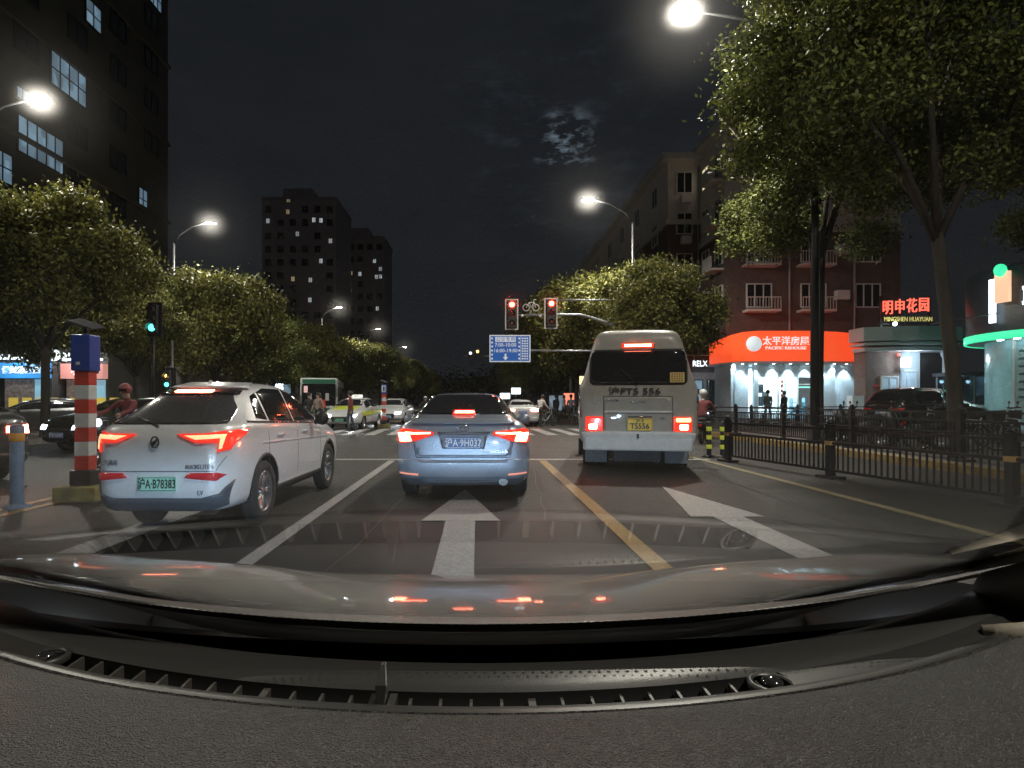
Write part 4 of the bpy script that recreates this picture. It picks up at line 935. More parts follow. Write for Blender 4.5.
    b = MB().tube([(.22, -.03, 2.12), (.26, -.07, 2.2), (.27, -.05, 2.28)], .008, 6).build('camera_bracket', black_pl, t)
    MB().box(-.4, .4, .3, .6, .22, .40).build('under_frame', black_pl, t)
    b = MB()
    for i in range(14): b.box(-.38+i*.055, -.35+i*.055, .24, .28, .20, .42)
    b.build('step_grille', black_pl, t)
    return t
minibus()

# ---------------------------------------------------------------- smaller cars, one builder
def far_car(name, label, loc, rz, paint, st=SED, facing='back', lit=True, group=None, plate_=None, extra=None, lamp_power=0):
    t = thing(name, label, 'car', loc, rz, group)
    body, bv = loft_car('body', st, paint, t, arches=(.98, 3.64), arch_r=.37, halfw=.9, sub=1); smooth_angle(body)
    suv = st is CRO or st is SUV
    zt = st[6][3]
    decal('rear_window', bv, [(-.62, 1.14), (.62, 1.14), (.50, zt-.11), (-.50, zt-.11)], black_gl, t, off=.01, res=.12)
    decal('windscreen', bv, [(-.66, st[10][3]+.02), (.66, st[10][3]+.02), (.52, zt-.10), (-.52, zt-.10)], black_gl, t, 'front', off=.01, res=.12)
    for s, fc in ((1, 'right'), (-1, 'left')):
        decal('side_window', bv, [(.95 if not suv else .6, 1.12), (2.1, 1.06), (2.1, zt-.10), (1.35 if not suv else .8, zt-.13)], black_gl, t, fc, off=.01, res=.12)
        decal('side_window', bv, [(2.18, 1.05), (3.15, 1.02), (2.8, zt-.22), (2.18, zt-.10)], black_gl, t, fc, off=.01, res=.12)
        both_ = [(s*x, z) for x, z in [(.42, .82), (.80, .80), (.83, .94), (.42, .92)]]
        decal('tail_light', bv, both_, brake_hot if (lit and facing == 'back') else taildim, t, off=.02, res=.08)
        decal('headlight', bv, [(s*x, z) for x, z in [(.40, .60), (.70, .60), (.76, .72), (.42, .70)]], mat('headlamp_lit', (1, 1, 1), .3, emit=(.80, .90, 1), es=14) if (lit and facing == 'front') else mat('headlamp_glass', (.4, .42, .45), .1, coat=1), t, 'front', off=.02, res=.08)
        for yy in (.98, 3.64): wheel(t, s*.77, yy, .33, .2, 5, s)
        m_ = MB().ball((0, 0, 0), .11, 10, (1, .6, .75)).build('wing_mirror', paint, t); m_.location = (s*.98, 2.95, 1.03)
    decal('grille', bv, [(-.36, .40), (.36, .40), (.42, .62), (-.42, .62)], black_pl, t, 'front', off=.02, res=.1)
    decal('rear_bumper', bv, [(-.74, .30), (.74, .30), (.78, .50), (-.78, .50)], paint, t, off=.035, res=.1)
    if plate_:
        yb = bv.ray_cast(Vector((0, -3, .75)), Vector((0, 1, 0)))[0].y; yf = bv.ray_cast(Vector((0, 12, .45)), Vector((0, -1, 0)))[0].y
        plate(t, (0, yb-.05, .75), plate_[0], plate_[1], plate_[2])
        plate(t, (0, yf+.06, .46), plate_[0], plate_[1], plate_[2], rz=math.pi)
    if lit and facing == 'front' and lamp_power:
        for s in (-1, 1): light('headlight_beam', 'SPOT', t, (s*.6, 4.65, .65), (R(80), 0, 0), lamp_power, (.85, .92, 1), .06, R(70), .6)
    if extra: extra(t, bv)
    return t
SUV = [(0, .42, .95, 1.08, .76, .58), (.05, .34, 1.05, 1.20, .85, .64), (.14, .30, 1.08, 1.35, .90, .66), (.28, .28, 1.09, 1.52, .92, .66), (.5, .28, 1.09, 1.64, .925, .66), (.8, .28, 1.09, 1.68, .93, .66), (1.3, .27, 1.08, 1.70, .93, .66),
       (2.0, .27, 1.06, 1.70, .93, .66), (2.5, .27, 1.05, 1.66, .93, .66), (2.95, .27, 1.04, 1.45, .93, .68), (3.35, .27, 1.02, 1.18, .925, .72), (3.8, .28, 1.0, 1.11, .92, .72), (4.25, .30, .92, 1.03, .89, .68), (4.5, .33, .8, .9, .82, .6), (4.62, .4, .66, .74, .66, .45)]
black_p = carpaint('paint_black', (.018, .019, .021), .2, .25); white_p = carpaint('paint_white', (.62, .63, .65), .05, .35); grey_p = carpaint('paint_dark_grey', (.06, .065, .07), .4, .3)
silver_p = carpaint('paint_silver', (.42, .43, .45), .5, .3)
far_car('suv', 'black suv parked behind the railing before the gatehouse', (15.0, 23.0, .15), R(-72), black_p, SUV, lit=False, plate_=('沪A·D6281', BLUE, WHT))
rc = far_car('saloon_car', 'white car with red brake lights far ahead, right of the silver saloon', (2.35, 32.5, 0), 0, white_p, SED, plate_=('沪C·6K31', BLUE, WHT))
def taxi_bits(t, bv):
    decal('hood_band', bv, [(-.62, 3.45), (.62, 3.45), (.58, 4.05), (-.58, 4.05)], mat('taxi_green_yellow', (.55, .62, .06), .4, coat=.6, noise=.03), t, 'top', off=.008, res=.12)
    decal('door_band', bv, [(.4, .7), (3.9, .62), (3.9, .86), (.4, .92)], mat('taxi_green_yellow'), t, 'left', off=.008, res=.15); decal('door_band', bv, [(.4, .7), (3.9, .62), (3.9, .86), (.4, .92)], mat('taxi_green_yellow'), t, 'right', off=.008, res=.15)
    b = MB().box(-.3, .3, -.09, .09, 0, .14).build('roof_sign', mat('taxi_roof_sign', (.9, .9, .85), .4, emit=(.9, .92, .85), es=.8), t, bevel=.03); b.location = (0, 2.0, 1.53)
    text('lettering', 'TAXI', .11, dark_steel, b, (0, .095, .07), rot=(R(90), 0, math.pi), extrude=.003)
far_car('taxi', 'white taxi with yellow green bonnet band and lit roof sign', (-5.9, 33.2, 0), R(180-6), white_p, CRO, 'front', True, plate_=('沪A·D0612', ('green', (.22, .62, .45)), BLK), extra=taxi_bits, lamp_power=60)
far_car('crossover_car', 'white car with bright headlights just behind the taxi', (-5.0, 40.5, 0), R(180-3), white_p, CRO, 'front', True, plate_=('沪A·G7725', BLUE, WHT), lamp_power=90)
far_car('saloon_car', 'black saloon with white headlight facing us behind the striped post', (-9.5, 20.2, 0), R(180-14), black_p, SED, 'front', True, plate_=('沪B·N3807', BLUE, WHT), lamp_power=0)
far_car('saloon_car', 'dark saloon in front of the blue signed shop', (-14.6, 24.8, .0), R(180-60), grey_p, SED, 'front', False)
far_car('crossover_car', 'grey car cut by the left picture edge, with a small red tail light', (-7.55, 9.3, 0), R(65), grey_p, CRO, 'back', True)
far_car('saloon_car', 'dim car far down the avenue, beyond the red lit car', (-.2, 62, 0), 0, grey_p, SED)
# ---------------------------------------------------------------- city bus
def bus():
    t = thing('city_bus', 'white and green city bus facing us behind the taxi, its saloon unlit', 'bus', (-10.9, 42.5, 0), R(10))
    wp = mat('bus_white', (.6, .63, .62), .4, coat=.4); gp = mat('bus_green', (.03, .16, .10), .4, coat=.4)
    # local: the front at y=0, the bus reaching back
    MB().box(-1.25, 1.25, 0, 10.5, .35, 2.95).build('body', wp, t, bevel=.12)
    MB().prism(rrect(-1.12, 1.12, 1.05, 2.55, .1), -.03, .05, 'y').build('windscreen', black_gl, t)
    MB().prism(rrect(-1.1, 1.1, 2.58, 2.86, .05), -.03, .05, 'y').build('destination_band', gp, t)
    MB().box(-1.13, 1.13, -.03, .03, .5, .9).build('front_panel', gp, t, bevel=.02)
    for s in (-1, 1):
        MB().lathe([(.001, -.06), (.11, -.06), (.13, 0)], 14, 'y', at=(s*.9, 0, .66)).build('headlight', mat('headlamp_glass'), t)
        for k in range(6): MB().box(s*1.252-.008, s*1.252+.008, .5+k*1.6, 1.9+k*1.6, 1.25, 2.4).build('side_window', black_gl, t)
        MB().box(s*1.252-.006, s*1.252+.006, .2, 10.3, .95, 1.15).build('side_band', gp, t)
        for yy in (2.4, 7.8): wheel(t, s*1.12, yy, .48, .28, 8, s)
        m_ = MB().box(-.09, .09, -.06, .06, -.22, .22).build('wing_mirror', black_pl, t, bevel=.03); m_.location = (s*1.45, -.25, 2.1)
        MB().tube([(s*1.2, 0, 2.6), (s*1.4, -.2, 2.55), (s*1.45, -.25, 2.3)], .02, 6).build('mirror_arm', black_pl, t)
    for x in (-.6, 0, .55): MB().box(x-.12, x+.12, -.035, -.031, 1.4, 1.9).build('seat_reflection', mat('painted_reflection', (.35, .33, .32), .5, emit=(.3, .27, .26), es=.25), t)  # pale, faintly glowing plates stand in for reflections on the windscreen
    MB().box(-1.0, -.75, -.045, -.031, 1.95, 2.4).build('notice', mat('pink_notice', (.7, .4, .42), .5, emit=(.8, .5, .5), es=.6), t)
    return t
bus()

# ================================================================== POSTS, BOLLARDS, RAILINGS
red_st = mat('post_red', (.55, .06, .04), .35, noise=.1, nscale=8); wht_st = mat('post_white', (.62, .64, .66), .35, noise=.1, nscale=8); blue_b = mat('post_blue_box', (.02, .06, .32), .35, noise=.05)
def striped_post(label, loc, pic=False, group='striped warning posts on the lane divider'):
    t = thing('warning_post', label, 'post', loc, 0, group)
    b = MB().prism([(-.28, -.26), (.28, -.26), (.30, .26), (-.30, .26)], 0, .2); b.build('base', mat('base_yellow_black', (.34, .29, .09), .8, noise=.5, nscale=3, alt=(.05, .05, .05)), t, bevel=.03)
    MB().prism([(-.14, -.13), (.14, -.13), (.14, .13), (-.14, .13)], .2, .40).build('foot', dark_steel, t, bevel=.02)
    z = .40
    for i in range(7):
        hh = .187; MB().box(-.095, .095, -.09, .09, z+.001, z+hh).build('stripe', red_st if i % 2 == 0 else wht_st, t, bevel=.008); z += hh
    MB().box(-.125, .125, -.12, .12, z+.001, z+.48).build('signal_box', blue_b, t, bevel=.015)
    if not pic: MB().box(-.05, -.0, -.127, -.121, z+.08, z+.12).build('sticker', wht_st, t)
    else: MB().box(-.1, .1, -.13, -.121, z+.08, z+.42).build('direction_sign', wht_st, t); MB().box(-.03, .05, -.136, -.131, z+.15, z+.35).build('sign_arrow', blue_b, t)
    z += .5
    MB().tube([(0, 0, z), (0, 0, z+.10)], .03, 8).build('bracket', dark_steel, t)
    s = MB().box(-.17, .17, -.13, .13, -.012, .012, Matrix.Rotation(R(18), 4, 'Y') @ Matrix.Rotation(R(14), 4, 'X')).build('solar_panel', mat('solar_panel', (.09, .09, .10), .2), t); s.location = (0, 0, z+.13)
    return t
striped_post('red and white striped post with blue box and solar panel, left of the crossover', (-5.22, 8.25, 0))
striped_post('smaller distant striped post with a white sign, left of the silver saloon', (-4.7, 31, 0), True)
def bollard(label, loc, rings, cat='bollard', group=None, r=.055, h=.82, top=None, body=None):
    t = thing('bollard', label, cat, loc, 0, group)
    MB().lathe([(.16, 0), (.15, .03), (.07, .06), (.06, .06)], 20).lathe([(r, .05), (r, h), (r*.7, h+.02), (.001, h+.02)], 18).build('post', body or dark_steel, t)
    for z, hh, m_ in rings: MB().lathe([(r+.004, z), (r+.006, z+.003), (r+.006, z+hh-.003), (r+.004, z+hh)], 18).build('reflector_band', m_, t)
    return t
ybn = mat('reflector_yellow', (.75, .80, .08), .4, emit=(.6, .65, .05), es=.25)
yb_r = [(.20, .1, ybn), (.42, .1, ybn), (.62, .1, ybn)]
bollard('yellow banded black bollard beside the minibus, the left of the pair', (5.44, 14.6, 0), yb_r, group='yellow banded bollards at the railing end')
bollard('yellow banded black bollard beside the minibus, the right of the pair', (5.72, 14.5, 0), yb_r, group='yellow banded bollards at the railing end')
wb = [(.18, .1, wht_st), (.38, .1, wht_st), (.58, .1, wht_st)]
bollard('slim black bollard with white bands between striped post and crossover', (-5.45, 9.4, 0), wb, h=.95)
bollard('weathered bluish post with an orange collar at the left edge', (-5.65, 7.6, 0), [(.82, .1, mat('collar_orange', (.7, .32, .05), .4))], r=.075, h=1.0, body=mat('post_bluish', (.12, .17, .25), .6, noise=.25, nscale=8))
rail_m = mat('railing_black', (.016, .017, .02), .4, metal=.4, noise=.3, nscale=10)
def railing(label, x, y0, y1, z0, H, step, mids, name='railing', bars=True, band=True, gap=.11, spread=0):
    t = thing(name, label, 'railing', (x, y0, z0)); n = max(1, int(round((y1-y0)/step)))
    for i in range(n+1):
        y = (y1-y0)*i/n
        p = MB().box(-.055, .055, -.055, .055, 0, H+.06).lathe([(.001, H+.15), (.05, H+.12), (.06, H+.07), (.03, H+.06)], 12, at=(0, 0, 0)).build('post', rail_m, t, ); p.location = (0, y, 0)
        if band: q = MB().box(-.062, .062, -.062, .062, H*.66, H*.66+.07).build('reflector_band', mat('band_amber', (.45, .27, .08), .45), p)
        q = MB().box(-.13, .13, -.2, .2, 0, .05).build('foot', dark_steel, p)
    for z in mids: MB().box(-.022, .022, .06, y1-y0-.06, z-.022, z+.022).build('rail', rail_m, t)
    if bars:
        for i in range(n):
            b = MB(); a = (y1-y0)*i/n+.06; e = (y1-y0)*(i+1)/n-.06; k = int((e-a)/gap)
            for j in range(1, k): yy = a+(e-a)*j/k; b.box(-.011, .011, yy-.011, yy+.011, mids[0], mids[-2] if len(mids) > 2 else mids[-1])
            b.build('bar_panel', rail_m, t)
    return t
rl = railing('black railing between car lane and cycle lane, with amber banded posts', 0, 0, 12, 0, .86, 3.0, (.14, .60, .84)); rl.location = (7.65, 1.7, 0); rl.rotation_euler = (0, 0, R(10.6))
railing('black railing along the right pavement kerb', 9.35, 5.0, 26.0, .15, .95, 3.5, (.12, .55, .78, .95), band=False)
rl = railing('black railing beyond the shop forecourt, behind the two walkers', 0, 0, 9, .15, .9, 3.0, (.12, .7, .9), band=False)
rl.location = (13.0, 29.5, .15); rl.rotation_euler = (0, 0, R(-68))
railing('low white rope barrier at the left kerb, behind the striped post', -12.6, 9, 16, 0, .8, 3.5, (.5, .8), bars=False, band=False, name='barrier')

# ================================================================== SIGNALS AND SIGNS
sig = mat('signal_housing', (.02, .02, .022), .5); bord = mat('signal_border', (.75, .70, .68), .45)
ga = thing('signal_gantry', 'mast arm pole carrying the red traffic signals over the road', 'signal pole', (8.15, 29.6, .15))
p = MB().tube([(0, 0, 0), (0, 0, 3.6), (0, 0, 7)], [.14, .12, .10], 14).build('pole', steel, ga)
zc = lambda py, Y=29.5: CZ-(py-VY)*Y/F-.15
xc = lambda px, Y=29.5: (px-VX)*Y/F-8.15
MB().tube([(0, 0, zc(332)), (xc(612), 0, zc(324)), (xc(588), 0, zc(316)), (xc(580), 0, zc(314.5)), (xc(555), 0, zc(314.5)), (xc(505), 0, zc(315))], [.085, .075, .065, .06, .055, .05], 10).build('arm', steel, ga)
MB().tube([(0, 0, zc(300)), (xc(543), 0, zc(299.5))], [.05, .035], 8).build('upper_arm', steel, ga)
red_hot = mat('signal_red_lit', (1, .2, .1), .3, emit=(1, .10, .045), es=120)
def signal(label, px, py, Y, w_=.62, h_=1.45, lit=0, col=None, name='traffic_light', depth=.2, border=True, bulbs=3):
    q = P(px, py, Y); t = thing(name, label, 'traffic light', (q.x, Y-.16, q.z), 0)
    MB().box(-w_/2, w_/2, 0, depth*.2, -h_/2, h_/2).build('back_board', sig, t)
    if border:
        e = .055; MB().box(-w_/2, w_/2, -.02, -.001, h_/2-e, h_/2).box(-w_/2, w_/2, -.02, -.001, -h_/2, -h_/2+e).box(-w_/2, -w_/2+e, -.019, -.001, -h_/2+e, h_/2-e).box(w_/2-e, w_/2, -.019, -.001, -h_/2+e, h_/2-e).build('border', bord, t)
    MB().box(-w_*.32, w_*.32, -depth, -.022, -h_/2+.1, h_/2-.1).build('housing', sig, t, bevel=.02)
    for i in range(bulbs):
        z = h_/2-.29-i*(h_-.58)/2; on = i == lit; r = w_*.25 if on else w_*.21
        m_ = col if on else mat('signal_lens_off', (.10, .02, .015), .3)
        ln_ = MB().lathe([(.001, -depth-.05), (r*.8, -depth-.035), (r, -depth)], 20, 'y', at=(0, 0, z)).build('lens', mat('signal_red_rim', (.8, .05, .02), .3, emit=(1, .035, .012), es=5) if m_ is red_hot else m_, t)
        if m_ is red_hot: MB().lathe([(.001, -depth-.065), (r*.62, -depth-.055), (r*.64, -depth-.04)], 20, 'y', at=(0, 0, z)).build('lens_core', m_, ln_)
        b = MB()
        b.grid(lambda u, v: ((r+.02)*math.cos(u), -depth-v, z+(r+.02)*math.sin(u)), [R(-20+22*k) for k in range(11)], [0, .16]); b.build('visor', sig, t)
    return t
red_hot = mat('signal_red_lit', (1, .2, .1), .3, emit=(1, .10, .045), es=120); grn = mat('signal_green_lit', (.1, 1, .8), .3, emit=(.10, .95, .80), es=4); amb = mat('signal_amber_lit', (1, .7, .2), .3, emit=(1, .62, .15), es=5)
s1 = signal('left of the two red traffic lights over the road', 511.5, 315, 29.4, lit=0, col=red_hot); s2 = signal('right of the two red traffic lights over the road, at the arm bend', 550.5, 314, 29.4, lit=0, col=red_hot)
for s_ in (s1, s2): s_['group'] = 'red traffic lights on the mast arm'; light('signal_glow', 'SPOT', s_, (0, -.5, .43), (R(-90), 0, 0), 90, (1, .08, .03), .12, R(150), .8)
# small bicycle emblem between the signals
be = thing('cycle_signal', 'unlit bicycle symbol plate between the two red signals', 'sign', tuple(P(531, 307, 29.4)))
b = MB()
for x in (-.23, .23): b.lathe([(.13, -.02), (.17, -.02), (.17, .02), (.13, .02)], 20, 'y', at=(x, 0, -.03), closed=True)
b.tube([(-.23, 0, -.03), (-.08, 0, .22), (.14, 0, .22), (.23, 0, -.03)], .025, 6).tube([(-.08, 0, .22), (0, 0, -.03), (.14, 0, .22)], .025, 6).tube([(.14, 0, .22), (.12, 0, .33), (.25, 0, .36)], .02, 6).build('symbol', bord, be)
for x in (-.42, .44): MB().ball((x, 0, -.42), .07, 10).build('bracket_knob', bord, be)
MB().box(-.02, .02, .0, .03, -.32, -.15).build('bracket', steel, be)
g1 = signal('green traffic light high among the dark trees at the left', 157, 320, 22, .5, 1.2, 2, grn, border=False)
sp = thing('signal_post', 'thin post of the green traffic light among the left trees', 'signal pole', (P(154.5, 0, 22).x-.1, 22.1, 0)); MB().tube([(0, 0, 0), (0, 0, 4.7)], .06, 10).build('pole', dark_steel, sp)
g2 = signal('small amber and green signal just above the crossover roof', 172, 379, 21, .26, .75, 0, amb, border=False)
MB().lathe([(.001, -.26), (.06, -.25), (.07, -.2)], 16, 'y', at=(0, 0, -.2)).build('lens', grn, g2)
sp = thing('signal_post', 'thin grey post of the small amber and green signal', 'signal pole', (P(170, 0, 21).x, 21.15, 0)); MB().tube([(0, 0, 0), (0, 0, 3.4)], .04, 10).build('pole', steel, sp)
g3 = signal('far traffic light with white lens, left of the blue sign', 470.5, 357, 55, .5, 1.2, 0, mat('signal_white_lit', (1, 1, 1), .3, emit=(.75, .85, .9), es=3), border=False)
g4 = signal('far flashing amber light beside the white one', 477.5, 352, 55, .5, .6, 0, amb, border=False, bulbs=1)
fg = thing('signal_gantry', 'distant mast arm behind the blue bus lane sign', 'signal pole', (8.3, 55.3, .15))
MB().tube([(0, 0, 0), (0, 0, 5.6)], .12, 10).build('pole', steel, fg); MB().tube([(0, 0, 5.2), (-9.6, 0, 5.25)], [.09, .05], 8).build('arm', steel, fg)
# bus lane sign
bs = thing('bus_lane_sign', 'blue and white bus lane sign with hours 7:00-10:00 and 16:00-19:00', 'sign', tuple(P(510, 348.5, 29.3)))
sb = mat('sign_blue', (.015, .10, .42), .4, emit=(.01, .10, .42), es=.35); sw = mat('sign_white', (.75, .78, .8), .4, emit=(.6, .62, .65), es=.35)
WX = 41*29.3/F/2; HZ = 27*29.3/F/2
MB().box(-WX, WX, 0, .05, -HZ, HZ).build('sign_border', sw, bs); MB().box(-WX+.05, WX-.05, -.012, -.001, -HZ+.05, HZ-.05).build('sign_face', sb, bs)
b = MB()
for x in (-WX+.12, WX*.45):
    for i in range(6): b.box(x-.04, x+.04, -.022, -.013, -HZ+.12+i*.19, -HZ+.2+i*.19)
for i in range(9):
    for j in range(3): b.box(WX*.58+j*.11, WX*.58+.07+j*.11, -.022, -.013, -HZ+.12+i*.12, -HZ+.19+i*.12)
b.box(WX*.52, WX*.535, -.022, -.013, -HZ+.06, HZ-.06); b.build('sign_marks', sw, bs)
MB().box(-WX*.72, WX*.28, -.022, -.013, HZ*.48, HZ*.86).build('title_plate', sw, bs)
text('lettering', '公交专用', .23, sb, bs, (-WX*.22, -.028, HZ*.66), extrude=.004, offset=.0)
text('lettering', '7:00-10:00', .24, sw, bs, (-WX*.22, -.02, HZ*.25), extrude=.004, offset=.002); text('lettering', '16:00-19:00', .24, sw, bs, (-WX*.22, -.02, -HZ*.17), extrude=.004, offset=.002)
MB().prism([(-.04, .16), (.04, .16), (.04, 0), (.13, 0), (0, -.15), (-.13, 0), (-.04, 0)], -.022, -.013, 'y').build('down_arrow', sw, bs).location = (-WX*.22, 0, -HZ*.64)
bp = thing('sign_arm', 'short steel arm and post that carry the blue bus lane sign', 'sign pole', (7.6, 29.38, .15))
MB().tube([(0, .15, 0), (0, .15, 4.3)], .09, 10).build('pole', steel, bp); MB().tube([(0, .15, 3.55), (P(512, 0, 29.3).x-7.6, .15, 3.62)], .045, 8).build('arm', steel, bp)
# overhead wires
wr = thing('overhead_wire', 'thin cable strung from the big trees to the corner shop', 'cable'); MB().tube([P(1000, 313, 25), P(960, 318, 25.5)+Vector((0, 0, -.05)), P(930, 324, 26)], .02, 6).build('cable', steel, wr)

# ================================================================== BICYCLES AND SCOOTERS
def bicycle():
    t = thing('bicycle', 'parked shared bicycle behind the kerb railing, nearest the black suv', 'bicycle', (11.0, 14.6, .15), R(70), 'bicycles parked behind the kerb railing')
    fr = mat('bike_frame', (.42, .46, .47), .35, metal=.3)
    for y in (-.53, .53):
        w_ = MB().lathe([(.31, -.02), (.335, 0), (.31, .02), (.29, 0)], 28, 'x', closed=True).build('wheel', rubber, t); w_.location = (0, y, .335)
        b = MB().lathe([(.28, -.012), (.295, 0), (.28, .012)], 28, 'x', closed=True)
        for i in range(10): a = math.pi*i/5; b.tube([(0, 0, 0), (0, .285*math.cos(a), .285*math.sin(a))], .003, 3, caps=False)
        b.build('rim', alloy, w_)
    MB().tube([(0, -.53, .335), (0, -.12, .3), (0, .38, .72)], .018, 6).tube([(0, -.12, .3), (0, -.22, .78)], .018, 6).tube([(0, -.53, .335), (0, -.2, .7), (0, .36, .78)], .015, 6).tube([(0, .53, .335), (0, .36, .8), (0, .33, 1.0)], .018, 6).build('frame', fr, t)
    MB().tube([(-.27, .2, 1.02), (-.1, .32, 1.02), (.1, .32, 1.02), (.27, .2, 1.02)], .014, 6).build('handlebar', dark_steel, t)
    MB().ball((0, -.26, .83), .11, 10, (.7, 1.25, .4)).build('saddle', black_pl, t)
    b = MB().box(-.15, .15, .45, .47, .72, .95).box(-.15, .15, .68, .70, .72, .95).box(-.15, -.13, .471, .679, .72, .95).box(.13, .15, .471, .679, .72, .95).box(-.129, .129, .471, .679, .72, .735); b.build('basket', dark_steel, t)
    MB().box(-.035, .035, -.86, -.2, .64, .655).build('rear_mudguard', fr, t)
    return t
bk0 = bicycle()
bl = [(11.9, 15.0, 60, 'parked bicycle behind the kerb railing, second from the black suv'), (12.7, 14.4, 75, 'parked bicycle behind the kerb railing, in the middle of the row'), (13.5, 14.8, 66, 'parked bicycle with pale frame near the right picture edge'), (14.2, 14.3, 80, 'outermost parked bicycle at the right picture edge')]
for x, y, a, l in bl: dup(bk0, l, (x, y, .15), R(a))
for i in range(9):
    dup(bk0, 'shared bicycle standing in the dim row between red lit car and minibus', (6.0+.42*i*.75, 37.5+i*.35, .0 if 6.0+.31*i < 8.7 else .15), R(25+8*(i % 3)), 'shared bicycles standing left of the minibus')
def scooter(label, loc, rz, group=None, col=black_pl, lit=True):
    t = thing('scooter', label, 'scooter', loc, rz, group)
    for y in (-.6, .62):
        w_ = MB().lathe([(.17, -.04), (.235, -.05), (.255, 0), (.235, .05), (.17, .04)], 24, 'x', closed=True).build('wheel', rubber, t); w_.location = (0, y, .255)
        MB().lathe([(.17, -.03), (.17, .03), (.02, .02), (.001, .02)], 18, 'x').build('rim', alloy, w_)
    st = [(-.82, .62, .06), (-.6, .60, .15), (-.3, .55, .17), (-.02, .42, .15)]
    b = MB(); b.tube([(0, -.85, .62), (0, -.6, .60), (0, -.3, .55), (0, -.08, .40)], [.06, .14, .16, .12], 10); b.box(-.14, .14, -.1, .36, .26, .32); b.tube([(0, .30, .30), (0, .40, .62), (0, .42, .92)], [.13, .17, .10], 10); b.tube([(0, .62, .30), (0, .6, .50), (0, .48, .6)], [.07, .09, .08], 8); b.build('body', col, t)
    MB().ball((0, -.42, .76), .16, 12, (.85, 2.0, .42)).build('seat', rubber, t)
    MB().tube([(-.33, .34, 1.02), (-.12, .42, .98), (.12, .42, .98), (.33, .34, 1.02)], .018, 6).build('handlebar', dark_steel, t)
    MB().lathe([(.001, .1), (.07, .09), (.08, .0)], 16, 'y', at=(0, .5, .88)).build('headlight', mat('headlamp_lit') if lit else mat('headlamp_glass'), t)
    for s in (-1, 1): MB().ball((s*.3, .34, 1.14), .06, 8, (1, .4, .8)).tube([(s*.25, .36, 1.0), (s*.3, .34, 1.1)], .008, 5).build('mirror', dark_steel, t)
    MB().box(-.06, .06, -.93, -.88, .56, .62).build('tail_lamp', taildim, t)
    return t
scooter('dark parked scooter behind the railing, below the black suv tail', (9.95, 16.2, .15), R(60), 'scooters parked behind the kerb railing', lit=False)
sp_ = scooter('dark parked scooter half hidden by the leaning tree trunk', (10.8, 17.2, .15), R(75), 'scooters parked behind the kerb railing', lit=False)
for x, y, a, l in [(10.4, 14.9, 62, 'dark parked scooter left of the leaning tree trunk'), (11.6, 16.6, 84, 'dark parked scooter just right of the leaning tree trunk'), (12.6, 16.4, 70, 'dark parked scooter behind the bicycles, second from the trunk'), (13.6, 16.8, 78, 'dark parked scooter behind the bicycles, third from the trunk'), (14.5, 16.3, 66, 'outermost dark parked scooter near the green lit shop')]:
    dup(sp_, l, (x, y, .15), R(a))
sc1 = scooter('dark scooter of the red clad rider beside the minibus', (7.15, 19.6, 0), R(-28))
sc2 = scooter('dark scooter of the red helmeted rider, left of the crossover', (-7.6, 13.1, 0), R(166), lit=True)

